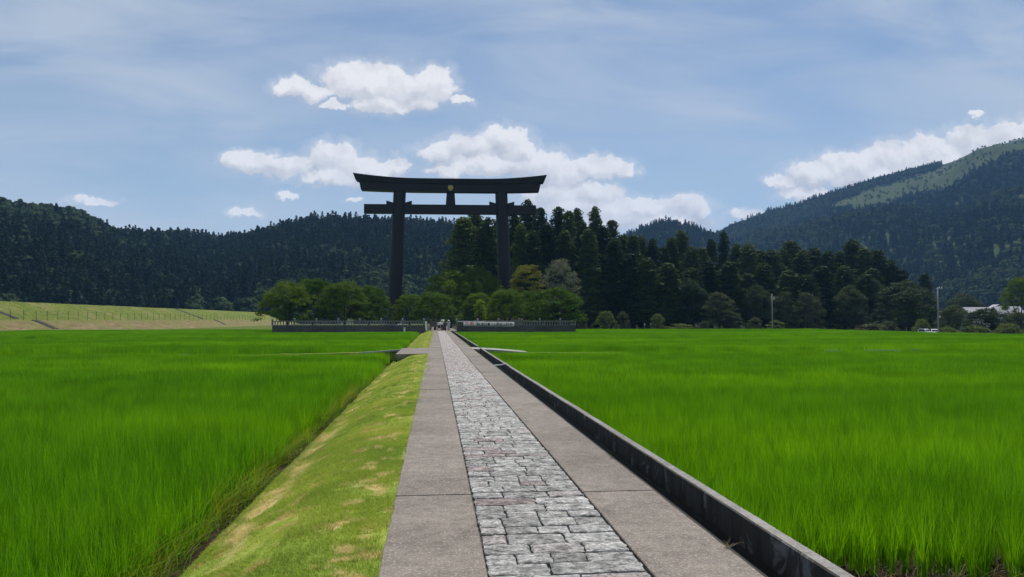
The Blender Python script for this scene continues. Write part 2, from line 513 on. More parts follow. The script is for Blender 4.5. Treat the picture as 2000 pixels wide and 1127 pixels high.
def vnoise(x, y, seed=0):
    """smooth value noise, vectorised"""
    x = np.asarray(x, float); y = np.asarray(y, float)
    xi = np.floor(x).astype(int); yi = np.floor(y).astype(int)
    fx = x - xi; fy = y - yi
    fx = fx*fx*(3-2*fx); fy = fy*fy*(3-2*fy)
    def h(a, b):
        n = (a * 374761393 + b * 668265263 + seed * 1442695) & 0x7fffffff
        n = ((n ^ (n >> 13)) * 1274126177) & 0x7fffffff
        return ((n ^ (n >> 16)) & 0xffff) / 65535.0
    return (h(xi,yi)*(1-fx)+h(xi+1,yi)*fx)*(1-fy) + (h(xi,yi+1)*(1-fx)+h(xi+1,yi+1)*fx)*fy
def fbm(x, y, seed=0, oct=4):
    s = 0; a = .5
    for i in range(oct):
        s = s + a * vnoise(np.asarray(x) * 2**i, np.asarray(y) * 2**i, seed + i * 17); a *= .5
    return s / (1 - .5**oct)

# ---- geometry-node scatter for what nobody could count
def scatter(name, pts, rot, scl, idx, protos, label=None, cat=None, parent=None):
    me = bpy.data.meshes.new(name)
    n = len(pts)
    me.vertices.add(n)
    me.vertices.foreach_set('co', np.asarray(pts, np.float32).ravel())
    for nm, ty, arr in (('srot', 'FLOAT_VECTOR', rot), ('sscl', 'FLOAT_VECTOR', scl)):
        at_ = me.attributes.new(nm, ty, 'POINT'); at_.data.foreach_set('vector', np.asarray(arr, np.float32).ravel())
    at_ = me.attributes.new('sidx', 'INT', 'POINT'); at_.data.foreach_set('value', np.asarray(idx, np.int32))
    o = link(bpy.data.objects.new(name, me), parent)
    pc = bpy.data.collections.new(name + '_prototypes')
    for p in protos:
        pc.objects.link(p)
    ng = bpy.data.node_groups.new(name + '_scatter', 'GeometryNodeTree')
    ng.interface.new_socket('Geometry', in_out='INPUT', socket_type='NodeSocketGeometry')
    ng.interface.new_socket('Geometry', in_out='OUTPUT', socket_type='NodeSocketGeometry')
    gi = ng.nodes.new('NodeGroupInput'); go = ng.nodes.new('NodeGroupOutput')
    ci = ng.nodes.new('GeometryNodeCollectionInfo')
    ci.inputs['Collection'].default_value = pc
    ci.inputs['Separate Children'].default_value = True
    ci.inputs['Reset Children'].default_value = True
    ip = ng.nodes.new('GeometryNodeInstanceOnPoints')
    ip.inputs['Pick Instance'].default_value = True
    def na(nm, dt):
        a = ng.nodes.new('GeometryNodeInputNamedAttribute'); a.data_type = dt
        a.inputs['Name'].default_value = nm
        return a.outputs['Attribute']
    L = ng.links.new
    L(gi.outputs[0], ip.inputs['Points']); L(ci.outputs[0], ip.inputs['Instance'])
    L(na('sidx', 'INT'), ip.inputs['Instance Index'])
    L(na('srot', 'FLOAT_VECTOR'), ip.inputs['Rotation'])
    L(na('sscl', 'FLOAT_VECTOR'), ip.inputs['Scale'])
    L(ip.outputs[0], go.inputs[0])
    md = o.modifiers.new('scatter', 'NODES'); md.node_group = ng
    tag(o, label, cat, kind='stuff')
    return o
def proto(name, V, F, mat):
    return bpy.data.objects.new(name, meshdata(name, V, F, mat))

def blades(base, h, w, az, bend, segs, rg, twist=None):
    """grass / rice blades as tapering bent strips"""
    n = len(base)
    V = np.zeros((n, segs + 1, 2, 3)); 
    dx, dy = np.cos(az), np.sin(az)
    tw = az + math.pi / 2 + (rg.uniform(-.8, .8, n) if twist is None else twist)
    sx, sy = np.cos(tw), np.sin(tw)
    for k in range(segs + 1):
        t = k / segs
        r = bend * h * t ** 2
        z = h * t * (1 - .35 * bend * t)
        hw = w * .5 * (1 - t) ** .7 if k < segs else w * .03
        if k == 0: hw = w * .35
        cx = base[:, 0] + dx * r; cyy = base[:, 1] + dy * r; cz = base[:, 2] + z
        for sgn, j in ((-1, 0), (1, 1)):
            V[:, k, j, 0] = cx + sgn * sx * hw; V[:, k, j, 1] = cyy + sgn * sy * hw; V[:, k, j, 2] = cz
    per = (segs + 1) * 2
    f = np.array([[2*k, 2*k+1, 2*k+3, 2*k+2] for k in range(segs)])
    F = (f[None] + (np.arange(n) * per)[:, None, None]).reshape(-1, 4)
    return V.reshape(-1, 3), F

def leafcards(C, out, size, rg, aspect=.55, up=.35, jitter=.8):
    """diamond leaf sprays at points C, roughly facing 'out'"""
    n = len(C)
    nrm = out + rg.normal(0, jitter, (n, 3)); nrm[:, 2] += up
    nrm /= np.linalg.norm(nrm, axis=1)[:, None] + 1e-9
    ref = rg.normal(0, 1, (n, 3))
    a = np.cross(nrm, ref); a /= np.linalg.norm(a, axis=1)[:, None] + 1e-9
    b = np.cross(nrm, a)
    s = (size * rg.uniform(.6, 1.4, n))[:, None]
    V = np.stack([C - a*s*.5, C - b*s*aspect*.5 + a*s*.05, C + a*s*.5, C + b*s*aspect*.5 + a*s*.05], 1)
    F = np.arange(n * 4).reshape(n, 4)
    return V.reshape(-1, 3), F

def puffcrown(puffs, dens, size, rg, shell=.55, **kw):
    """puffs: (cx,cy,cz, rx,ry,rz)"""
    Cs, Os = [], []
    for (x, y, z, a, b, c) in puffs:
        n = max(6, int(dens * (a*b + b*c + a*c) / 3))
        d = rg.normal(0, 1, (n, 3)); d /= np.linalg.norm(d, axis=1)[:, None]
        d[:, 2] = np.where(d[:, 2] < -.25, -d[:, 2], d[:, 2])
        r = rg.uniform(shell, 1.05, n)[:, None]
        Cs.append(np.array([x, y, z]) + d * r * np.array([a, b, c])); Os.append(d)
    return leafcards(np.concatenate(Cs), np.concatenate(Os), size, rg, **kw)

def limbs(rg, H, r0, ends, z0=.3):
    mb = MB()
    top = Vector((rg.uniform(-.02, .02) * H, rg.uniform(-.02, .02) * H, H))
    mb.tube([(0, 0, -.4), (0, 0, H * .08), top * .4, top * .75, top], [r0 * 1.35, r0, r0 * .8, r0 * .45, r0 * .12], 8)
    for e in ends:
        e = Vector(e); zz = max(e.z * .62, z0)
        s = top * min(zz / H, .95)
        mid = s.lerp(e, .5) + Vector((0, 0, .06 * (e - s).length))
        rr = r0 * .33
        mb.tube([s, mid, e], [rr, rr * .6, rr * .15], 5)
    return mb

# cedars (tall grove trees)
def cedar_meshes(i, mat, H=32, Rr=4.2, z0=.10, puff=1.0, npf=150):
    rg = np.random.RandomState(100 + i)
    puffs = []; ends = []
    ph = rg.uniform(0, 6.28, 6)
    for k in range(npf):
        t = (k + rg.uniform(0, 1)) / npf
        t = t ** .85
        dome = math.sqrt(max(0, 1 - ((t - .30) / .70) ** 2)) if t > .30 else 1 - .18 * ((.30 - t) / .30)
        prof = .22 * dome + .78 * (1 - t) ** .72
        an = k * 2.39996 + rg.uniform(-.5, .5)
        lob = 1 + .12 * math.sin(an * 2 + ph[0] + t * 7) + .10 * math.sin(an * 3 + ph[1] - t * 11)
        rr = Rr * prof * rg.uniform(.55, 1.05) * lob
        z = H * (z0 + (.965 - z0) * t) - .12 * rr + rg.normal(0, .25)
        s = puff * (1.5 - .65 * t) * rg.uniform(.6, 1.3)
        puffs.append((rr * math.cos(an), rr * math.sin(an), z, s * 1.15, s * 1.15, s * .85))
        if k % 6 == 0: ends.append((rr * .9 * math.cos(an), rr * .9 * math.sin(an), z))
    for k in range(26):   # inner mass
        t = k / 26
        puffs.append((0, 0, H * (z0 + .04 + (.86 - z0) * t), Rr * .62 * (1 - t) + .8, Rr * .62 * (1 - t) + .8, H * .04))
    V, F = puffcrown(puffs, 44, .58, rg, .62, aspect=.6, up=.4, jitter=.55)
    cr = meshdata('crown', V, F, mat)
    tr = limbs(rg, H * .96, .45, ends, H * z0).data('trunk', M['bark'])
    return cr, tr
CEDAR = [cedar_meshes(0, M['cedar']), cedar_meshes(1, M['cedar'], 30, 3.6), cedar_meshes(2, M['cedar'], 34, 4.8, .16, 1.2, 130),
         cedar_meshes(3, M['cedar_light'], 30, 4.6, .06, 1.15, 150), cedar_meshes(4, M['cedar'], 28, 3.2, .05, .85, 160), cedar_meshes(5, M['cedar'], 33, 4.0, .35, 1.25, 90)]
CEDAR_H = [32, 30, 34, 30, 28, 33]

def broad_meshes(i, mat, Rr=5.0, H=7.0, zc=1.7, npf=120, flat=.38, psize=1.25, dens=135, leaf=.27, name='crown', droop=.25):
    rg = np.random.RandomState(300 + i)
    puffs = []; ends = []
    for k in range(npf):
        u = rg.uniform(0, 1); an = k * 2.39996 + rg.uniform(-.4, .4)
        r = math.sqrt(u); lob = min(1.08, 1 + .16 * math.sin(an * 3 + i * 1.7) + .08 * math.sin(an * 7 + i))
        rr = Rr * r * lob * .92
        ztop = zc + (H - zc) * math.sqrt(max(0, 1 - r ** 2.2)) * rg.uniform(.9, 1.02)
        z = ztop if rg.uniform() < .62 else zc + (ztop - zc) * rg.uniform(0, 1) ** .8
        z -= droop * r ** 3 * rg.uniform(0, 2)
        s = psize * rg.uniform(.6, 1.3) * (1 - .25 * r)
        puffs.append((rr * math.cos(an), rr * math.sin(an), z, s, s, s * flat))
        if k % 5 == 0: ends.append((rr * .9 * math.cos(an), rr * .9 * math.sin(an), z))
    V, F = puffcrown(puffs, dens, leaf, rg, .3, aspect=.6, up=.55)
    cr = meshdata('crown', V, F, mat)
    mb = MB(); n0 = 4
    mb.tube([(0, 0, -.4), (0, 0, .35), (.05, 0, zc * .75)], [.34, .25, .2], 8)
    fork = Vector((.05, 0, zc * .7))
    mains = []
    for q in range(n0):
        an = q * 2 * math.pi / n0 + rg.uniform(-.4, .4)
        e = Vector((Rr * .42 * math.cos(an), Rr * .42 * math.sin(an), zc + (H - zc) * .5))
        mb.tube([fork, fork.lerp(e, .5) + Vector((0, 0, .2)), e], [.17, .11, .06], 6); mains.append(e)
    for e in ends:
        e = Vector(e); s = min(mains, key=lambda p: (p - e).length)
        s = fork.lerp(s, .8)
        mb.tube([s, s.lerp(e, .5) + Vector((0, 0, .15)), e], [.06, .035, .012], 4)
    return cr, mb.data('trunk', M['bark'])

def tree(name, meshes, loc, s, rz, label, cat, group=None, scl=None):
    o = empty(name, loc, rz)
    o.scale = scl or (s, s, s)
    tag(o, label, cat, group)
    obj('crown', meshes[0], o); obj('trunk', meshes[1], o)
    return o

# ================================================================== SETTING
def ground_z(x, y):
    x = np.asarray(x, float); y = np.asarray(y, float)
    k = np.clip((x - 84) / 14, 0, 1) * np.clip((y - 95) / 20, 0, 1)
    k = k * k * (3 - 2 * k)
    return -.86 - 1.15 * k
# one ground sheet
gx = np.unique(np.concatenate([np.linspace(-3400, -200, 20), np.linspace(-200, 300, 101), np.linspace(300, 3400, 20)]))
gy = np.unique(np.concatenate([np.linspace(-300, -20, 8), np.linspace(-20, 300, 65), np.linspace(300, 4400, 30)]))
GX, GY = np.meshgrid(gx, gy)
GV = np.stack([GX, GY, ground_z(GX, GY)], -1).reshape(-1, 3)
nx, ny = len(gx), len(gy)
ii = (np.arange(ny - 1)[:, None] * nx + np.arange(nx - 1)[None]).ravel()
GF = np.stack([ii, ii + 1, ii + 1 + nx, ii + nx], 1)
def groundmat():
    m, N = newmat('valley_ground')
    s3 = N.n('ShaderNodeSeparateXYZ'); N.link(N.pos, s3.inputs[0])
    a = N.noise(N.pos, .9, 5); b = N.noise(N.pos, .08, 4)
    mud = N.ramp(a, [(.3, (.022, .017, .011)), (.7, (.055, .042, .028))])
    gr = N.ramp(a, [(.3, (.06, .09, .02)), (.7, (.14, .16, .05))])
    far = N.smooth(s3.outputs[1], 124, 132)
    c = N.mix(far, mud, gr)
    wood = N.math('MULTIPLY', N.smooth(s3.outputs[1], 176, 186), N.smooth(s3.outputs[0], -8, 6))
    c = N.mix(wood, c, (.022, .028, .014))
    N.link(c, N.bs.inputs['Base Color'])
    N.bs.inputs['Roughness'].default_value = .9
    N.bs.inputs['Specular IOR Level'].default_value = 0.0
    return m
M['ground'] = groundmat()
tag(obj('ground', meshdata('ground', GV, GF, M['ground'])), kind='structure')

# ---- the footpath: concrete slabs either side of a strip of hewn stones
XL, XS0, XS1, XR = -.37, .365, 1.45, 2.18
Y_END = 118.0
path = empty('path', (0, 0, 0)); tag(path, kind='structure')
MB().box(XL + .02, XR - .01, -3, Y_END + 4, -.95, -.13).build('path_bed', M['soil'], path)
MB().box(XS0 - .01, XS1 + .01, -3, Y_END + 4, -.125, -.034).build('mortar_bed', M['mortar'], path)
joints = [-3.5, 1.9, 7.55, 13.25, 18.9]
while joints[-1] < Y_END: joints.append(joints[-1] + 5.65 + random.uniform(-.05, .05))
for side, (x0, x1) in enumerate(((XL, XS0 - .012), (XS1 + .012, XR))):
    for j in range(len(joints) - 1):
        y0, y1 = joints[j] + .006, joints[j + 1] - .006
        dz = random.uniform(-.004, .004)
        # slab with a slightly uneven outer edge
        ys = np.linspace(y0, y1, 24)
        V = []; 
        for yv in ys:
            jo = .012 * (fbm(yv * 3.1, side * 9.0, 5) - .5) * 2 + .006 * (vnoise(yv * 17, side, 8) - .5)
            xa, xb = (x0 + jo, x1) if side == 0 else (x0, x1 + jo * .6)
            V += [(xa, yv, -.13), (xa, yv, -.006 + dz), (xa + .008, yv, dz), (xb - .008, yv, dz), (xb, yv, -.006 + dz), (xb, yv, -.13)]
        F = []
        for a_ in range(len(ys) - 1):
            for q in range(5):
                F.append((a_*6+q, a_*6+q+6, a_*6+q+7, a_*6+q+1))
        F.append((0, 1, 2, 3, 4, 5)); F.append(tuple((len(ys)-1)*6 + q for q in (5, 4, 3, 2, 1, 0)))
        obj('concrete_slab', meshdata('concrete_slab', V, F, M['slab']), path)

def stone_mesh(i):
    rg = np.random.RandomState(40 + i)
    m = 5
    ring = []
    for sx, sy, ex, ey in ((-.5, -.5, .5, -.5), (.5, -.5, .5, .5), (.5, .5, -.5, .5), (-.5, .5, -.5, -.5)):
        for k in range(m):
            t = k / m
            ring.append((sx + (ex - sx) * t, sy + (ey - sy) * t))
    ring = np.array(ring)
    wob = rg.normal(0, .013, ring.shape); ring = ring * .985 + wob
    corner = np.array([k % m == 0 for k in range(4 * m)])
    ring[corner] *= rg.uniform(.96, 1.01, (corner.sum(), 1))
    n = len(ring)
    V = [(x, y, -1.0) for x, y in ring]
    V += [(x * .998, y * .998, -.10 + rg.uniform(-.10, .03)) for x, y in ring]
    V += [(x * .93, y * .90, .02 + rg.uniform(-.12, .12)) for x, y in ring]
    V += [(x * .5, y * .5, .10 + rg.uniform(-.15, .15)) for x, y in ring]
    V.append((0, 0, .12))
    F = []
    for l in range(3):
        for k in range(n):
            k2 = (k + 1) % n
            F.append((l*n+k, l*n+k2, (l+1)*n+k2, (l+1)*n+k))
    for k in range(n):
        F.append((3*n + k, 3*n + (k+1) % n, 4*n))
    return V, F
STONE = [stone_mesh(i) for i in range(14)]
STONE_ME = [meshdata('paving_stone', V, F, M['stone']) for V, F in STONE]
y = 2.2; count = 0; farV = []; farF = []; rowi = 0
W_ = XS1 - XS0
while y < Y_END + 1:
    dpt = random.uniform(.205, .275)
    k = random.choice((3, 3, 3, 4)) if rowi % 2 else random.choice((2, 3, 3, 4))
    ws = [random.uniform(.75, 1.3) for _ in range(k)]
    if rowi % 2: ws[0] *= .6
    t = sum(ws); x = XS0
    for q in range(k):
        w = ws[q] / t * W_
        v = random.randrange(14)
        d2 = dpt * random.uniform(.95, 1.03)
        sz = .042
        loc = (x + w / 2, y + dpt / 2 + random.uniform(-.008, .008), -.004 + random.uniform(-.0035, .0035))
        rz = random.uniform(-.02, .02) + (math.pi if random.random() < .5 else 0)
        if count < 300:
            obj('paving_stone', STONE_ME[v], path, loc, rz, (w - .008, d2 - .020, sz)); count += 1
        else:
            VV = np.array(STONE[v][0]) * np.array([w - .008, d2 - .020, sz])
            c_, s_ = math.cos(rz), math.sin(rz)
            VV = np.stack([VV[:, 0] * c_ - VV[:, 1] * s_ + loc[0], VV[:, 0] * s_ + VV[:, 1] * c_ + loc[1], VV[:, 2] + loc[2]], 1)
            b = len(farV); farV += VV.tolist(); farF += [tuple(i + b for i in f) for f in STONE[v][1]]
        x += w
    y += dpt; rowi += 1
tag(obj('distant_paving', meshdata('distant_paving', farV, farF, M['stone']), path), kind='stuff')

# ---- grassy bank falling from the path to the left paddy
def bank_z(x, y):
    """height of the bank surface for x between -2.75 and XL"""
    xp = [-3.2, -2.52, -2.31, -2.17, -1.25, -.85, XL - .001]
    zp = [-.90, -.89, -.74, -.54, -.14, -.06, -.03]
    return np.interp(x, xp, zp) + .05 * (fbm(np.asarray(x) * 1.7, np.asarray(y) * .9, 3) - .5) * np.clip((-np.asarray(x) - .45) * 2, 0, 1)
def bank_piece(name, y0, y1):
    xs = np.linspace(-3.2, XL, 26); ys = np.linspace(y0, y1, int((y1 - y0) * 3) + 2)
    X, Y = np.meshgrid(xs, ys)
    V = np.stack([X, Y, bank_z(X, Y)], -1).reshape(-1, 3)
    nx = len(xs); ii = (np.arange(len(ys)-1)[:, None]*nx + np.arange(nx-1)[None]).ravel()
    F = np.stack([ii, ii+1, ii+1+nx, ii+nx], 1)
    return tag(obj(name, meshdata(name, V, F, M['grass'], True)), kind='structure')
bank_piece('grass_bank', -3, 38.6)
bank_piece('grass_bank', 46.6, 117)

# ---- concrete crossing slab on the left of the path, and the farm track to the right
xs0 = -1.95
cs = empty('crossing_slab', (0, 0, 0)); tag(cs, kind='structure')
MB().prism([(XL - .004, -.004), (xs0, -.02), (xs0, -.20), (XL - .004, -.20)], 38.65, 46.5).build('deck', M['slab'], cs)
MB().box(xs0 + .08, xs0 + .3, 38.75, 46.4, -.95, -.204).build('abutment', M['drain'], cs)
MB().box(xs0 + .31, XL - .02, 38.72, 38.9, -.95, -.204).build('abutment', M['drain'], cs)
# field dykes with concrete edging (left and right)
def dyke(name, xa, xb, y0, wdt, za, zb, mat, edge=None, drift=0.0):
    n = max(8, int(abs(xb - xa) * 1.2)); V = []; F = []
    for i in range(n + 1):
        t = i / n; x = xa + (xb - xa) * t; z = za + (zb - za) * min(1, t * 6)
        yy = y0 + drift * t + .12 * math.sin(x * .31)
        j = .07 * (vnoise(x * 1.9, 3.0, 21) - .5)
        V += [(x, yy - wdt / 2 - .25, -.9), (x, yy - wdt / 2, z + j), (x, yy + wdt / 2, z + j), (x, yy + wdt / 2 + .25, -.9)]
    for i in range(n):
        for q in range(3): F.append((i*4+q, i*4+q+4, i*4+q+5, i*4+q+1))
    o = tag(obj(name, meshdata(name, V, F, mat)), kind='structure')
    return o
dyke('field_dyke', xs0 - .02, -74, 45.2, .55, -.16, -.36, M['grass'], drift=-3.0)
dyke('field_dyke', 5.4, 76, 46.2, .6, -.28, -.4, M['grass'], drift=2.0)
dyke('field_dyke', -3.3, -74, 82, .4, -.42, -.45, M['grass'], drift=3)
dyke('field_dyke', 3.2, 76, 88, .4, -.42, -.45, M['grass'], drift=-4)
tr = MB()
tr.prism([(XR + .003, -.012), (XR + .003, -.15), (3.6, -.2), (5.5, -.40), (5.5, -.24), (3.6, -.07)], 44.9, 47.6)
tag(tr.build('farm_track', M['concrete']), kind='structure')
el = MB(); el.prism([(xs0 - .03, -.03), (xs0 - .03, -.13), (-5.2, -.34), (-5.2, -.24)], 44.7, 45.0)
tag(el.build('dyke_edging', M['concrete']), kind='structure')
for x0, ln in ((-21.5, 1.6), (-18.6, .7), (-14.2, .5), (24.5, 1.1), (27.2, 2.4), (30.4, .6), (44.0, 1.5)):
    yy = 45.2 - 3.0 * (-x0 - 2) / 72 if x0 < 0 else 46.2 + 2.0 * (x0 - 6) / 70
    tag(MB().box(x0, x0 + ln, yy - .34, yy - .24, -.5, -.225).build('dyke_edging', M['concrete'], bevel=.02), kind='structure')

# ---- irrigation drain along the right of the path
dr = empty('irrigation_drain', (0, 0, 0)); tag(dr, 'long concrete irrigation drain running along the right edge of the stone path', 'drain')
WI, WO, WZ = 2.585, 2.70, .045
MB().box(XR - .004, XR + .05, -3, 118, -.9, -.135).build('channel_side', M['drain'], dr)
MB().box(XR + .052, WI - .002, -3, 118, -.9, -.25).build('channel_bed', M['wet'], dr)
MB().box(WI - .035, WI - .003, -3, 118, -.249, -.215).build('channel_bed_fillet', M['wet'], dr)
yj = -3.0
while yj < 117:
    y1 = min(yj + 6.0, 118)
    if yj < 44.8 < y1: y1 = 44.8
    n = 20; V = []; F = []
    dz = random.uniform(-.006, .006); dx = random.uniform(-.006, .006)
    for yv in np.linspace(yj + .004, y1 - .004, n):
        e1 = .006 * (vnoise(yv * 9, 1.0, 4) - .5) ; e2 = .010 * (vnoise(yv * 13, 5.0, 6) - .5)
        V += [(WI + dx, yv, -.95), (WI + dx + e1, yv, WZ - .012 + dz + e2 * .6), (WI + .012 + dx + e1, yv, WZ + dz), (WO - .012 + dx - e2, yv, WZ + dz), (WO + dx - e2, yv, WZ - .012 + dz), (WO + dx, yv, -.95)]
    for a_ in range(n - 1):
        for q in range(5): F.append((a_*6+q, a_*6+q+6, a_*6+q+7, a_*6+q+1))
    F.append((0, 1, 2, 3, 4, 5)); F.append(tuple((n-1)*6 + q for q in (5, 4, 3, 2, 1, 0)))
    obj('wall_section', meshdata('wall_section', V, F, M['drain']), dr)
    yj = y1 if y1 != 44.8 else 47.7
tag(MB().tube([(XR - .03, 28.3, .012), (WI - .18, 28.4, .02), (WO - .03, 28.45, WZ + .025)], .022, 6).build('cut_pole', M['white']),
    'pale stick lying across the irrigation drain beside the path', 'stick')

# ---- shrine ground behind the fence
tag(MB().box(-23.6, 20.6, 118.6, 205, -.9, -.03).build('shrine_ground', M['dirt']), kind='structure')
tag(MB().box(XL - 1.4, XR + 1.6, Y_END + .3, 119.5, -.3, -.012).build('threshold_paving', M['concrete']), kind='structure')
tag(MB().box(-.6, 3.4, 119.6, 190, -.1, -.014).build('approach_gravel', M['gravel']), kind='structure')

# ---- left flood bank (two tiers)
prof = [(-71.5, -.9), (-73.5, -.2), (-77.2, 1.45), (-77.8, 1.55), (-81.5, 1.62), (-82.3, 1.85), (-91.6, 5.45), (-92.4, 5.6), (-97.5, 5.6), (-99, 5.2), (-116, -.9)]
def lprof(x):
    xs = [p[0] for p in prof][::-1]; zs = [p[1] for p in prof][::-1]
    return np.interp(x, xs, zs)
lx = np.unique(np.concatenate([np.linspace(-116, -71.5, 46), [p[0] for p in prof]])); ly = np.concatenate([np.linspace(-90, 380, 180), np.linspace(384, 640, 50)])
LX, LY = np.meshgrid(lx, ly)
bow = .5 * np.sin(LY * .013)
LZ = lprof(LX) + .22 * (fbm(LX * .5, LY * .35, 12) - .5) * (LX < -72) - np.clip((LY - 330) / 300, 0, 1) * .5
LV = np.stack([LX + bow, LY, LZ], -1).reshape(-1, 3)
nx = len(lx); ii = (np.arange(len(ly)-1)[:, None]*nx + np.arange(nx-1)[None]).ravel()
tag(obj('flood_bank', meshdata('flood_bank', LV, np.stack([ii, ii+1, ii+1+nx, ii+nx], 1), M['levee'], True)), kind='structure')

# ================================================================== HILLS
def hill(name, sky_pts, ridge_d, base_d, px0, px1, nc, nr, curve, base_z, tree_h, rough, seed, back=500):
    """terrain from foot to ridge to far side; skyline list is (px, y of tree tops)"""
    pxs = np.linspace(px0, px1, nc)
    sx = [p[0] for p in sky_pts]; sy = [p[1] for p in sky_pts]
    V = np.zeros((nr + 6, nc, 3))
    for c, px in enumerate(pxs):
        ysk = np.interp(px, sx, sy)
        dr_ = np.interp(px, [p[0] for p in ridge_d], [p[1] for p in ridge_d]); db = np.interp(px, [p[0] for p in base_d], [p[1] for p in base_d])
        top = at(px, ysk, dr_)
        hr = top.z - tree_h
        d0 = ray(px, 600); kx = d0.x / d0.y
        for r in range(nr):
            t = r / (nr - 1)
            Y = db + (dr_ - db) * t
            X = kx * Y
            z = base_z + (hr - base_z) * (t ** curve)
            amp = rough * math.sin(math.pi * min(1, t * 1.0)) * (hr - base_z)
            z += amp * (2 * float(fbm(X * .006 + 3, Y * .006, seed, 4)) - 1)
            V[r, c] = (X, Y, z)
        for r in range(6):
            t = (r + 1) / 6
            Y = dr_ + back * t
            V[nr + r, c] = (kx * Y, Y, hr + (base_z - hr) * t ** 1.3 - 2)
    n2 = nr + 6
    ii = (np.arange(n2-1)[:, None]*nc + np.arange(nc-1)[None]).ravel()
    F = np.stack([ii, ii+1, ii+1+nc, ii+nc], 1)
    return V, F
def hill_points(V, rng_rows, spacing, rg):
    """random points on a hill grid, density per square metre"""
    A = V[:-1, :-1]; B = V[:-1, 1:]; C = V[1:, :-1]; D = V[1:, 1:]
    A, B, C, D = (q[rng_rows[0]:rng_rows[1]].reshape(-1, 3) for q in (A, B, C, D))
    area = np.linalg.norm(np.cross((B - A)[:, :2].astype(float), (C - A)[:, :2].astype(float))[:, None], axis=1)
    n = rg.poisson(area / spacing ** 2)
    idx = np.repeat(np.arange(len(A)), n)
    u = rg.uniform(0, 1, (len(idx), 1)); v = rg.uniform(0, 1, (len(idx), 1))
    return (A[idx]*(1-u)+B[idx]*u)*(1-v) + (C[idx]*(1-u)+D[idx]*u)*v

def hill_conifer(i):
    rg = np.random.RandomState(500 + i)
    H, Rr = 16.5, 3.3 + .5 * (i % 2); puffs = []
    for k in range(26):
        t = (k + .5) / 26; an = k * 2.4
        rr = Rr * (1 - t) ** .75 * rg.uniform(.5, 1)
        s = (1.7 - 1.0 * t) * rg.uniform(.8, 1.2)
        puffs.append((rr*math.cos(an), rr*math.sin(an), H*(.08+.92*t) - .1*rr, s, s, s*.95))
    V, F = puffcrown(puffs, 9, 1.5, rg, .75, aspect=.7, up=.3, jitter=.35)
    return proto('hill_conifer', V, F, M['hillcon'])
def hill_broadleaf(i, mat=None):
    rg = np.random.RandomState(600 + i)
    puffs = []
    for k in range(22):
        an = k * 2.4; r = math.sqrt((k + .5) / 22); rr = 4.6 * r * rg.uniform(.7, 1.1)
        z = 4 + 7.5 * math.sqrt(max(0, 1 - r ** 2)) * rg.uniform(.75, 1.05)
        s = 1.9 * rg.uniform(.7, 1.2)
        puffs.append((rr*math.cos(an), rr*math.sin(an), z, s, s, s*.7))
    puffs.append((0, 0, 4.5, 3.4, 3.4, 3.5))
    V, F = puffcrown(puffs, 11, 1.4, rg, .75, aspect=.7, up=.3, jitter=.35)
    return proto('hill_broadleaf', V, F, mat or M['hillbroad'])
CONP = [hill_conifer(i) for i in range(4)]
BRDP = [hill_broadleaf(i) for i in range(3)]

def hill_forest(name, pts, broad_prob, label, rg, smin=.75, smax=1.15):
    n = len(pts)
    isb = rg.uniform(0, 1, n) < broad_prob
    idx = np.where(isb, 4 + rg.randint(0, 3, n), rg.randint(0, 4, n))
    s = rg.uniform(smin, smax, n)
    scl = np.stack([s * rg.uniform(.85, 1.2, n), s * rg.uniform(.85, 1.2, n), s * rg.uniform(.85, 1.15, n)], 1)
    rot = np.zeros((n, 3)); rot[:, 2] = rg.uniform(0, 6.28, n)
    rot[:, :2] = rg.normal(0, .03, (n, 2))
    pr = []
    for j, p in enumerate(CONP + BRDP):
        q = p.copy(); q.name = '%02d_%s' % (j, p.name); pr.append(q)
    return scatter(name, pts, rot, scl, idx, pr, label, 'forest')

rg = np.random.RandomState(11)
# left and middle range
SKY_L = [(-1400, 330), (-700, 350), (-300, 345), (-100, 368), (0, 373), (60, 383), (130, 393), (170, 405), (215, 434), (300, 440), (380, 446), (425, 458), (470, 450), (530, 437), (580, 418), (640, 413), (700, 415), (760, 419), (830, 422), (900, 428), (960, 440), (1100, 470), (1300, 520)]
V1, F1 = hill('hill', SKY_L, [(-1400, 520), (0, 620), (215, 700), (430, 850), (640, 760), (1300, 900)], [(-1400, 260), (0, 330), (300, 400), (600, 430), (1300, 520)], -1500, 1300, 170, 40, .85, -2.0, 16.0, .16, 31)
tag(obj('hill', meshdata('hill', V1.reshape(-1, 3), F1, M['forestfloor'])), kind='structure')
p1 = hill_points(V1, (0, 41), 4.5, rg)
pp = np.array([pix(p) for p in p1]) if len(p1) < 200000 else None
keep = (pp[:, 0] > -420) & (pp[:, 0] < 1250)
p1 = p1[keep]; pp = pp[keep]
t_foot = np.clip((pp[:, 1] - 545) / 50, 0, 1)
zone = fbm(p1[:, 0] * .012, p1[:, 1] * .012, 77)
bp = .08 + .75 * t_foot * (zone > .42) + .75 * np.clip((260 - pp[:, 0]) / 80, 0, 1) * np.clip((490 - pp[:, 1]) / 50, 0, 1) + .5 * (zone > .57)
hill_forest('hill_forest', p1, bp, 'dark conifer forest covering the long hill behind the gate and flood bank', rg, .62, 1.0)
print('hill1 trees', len(p1))
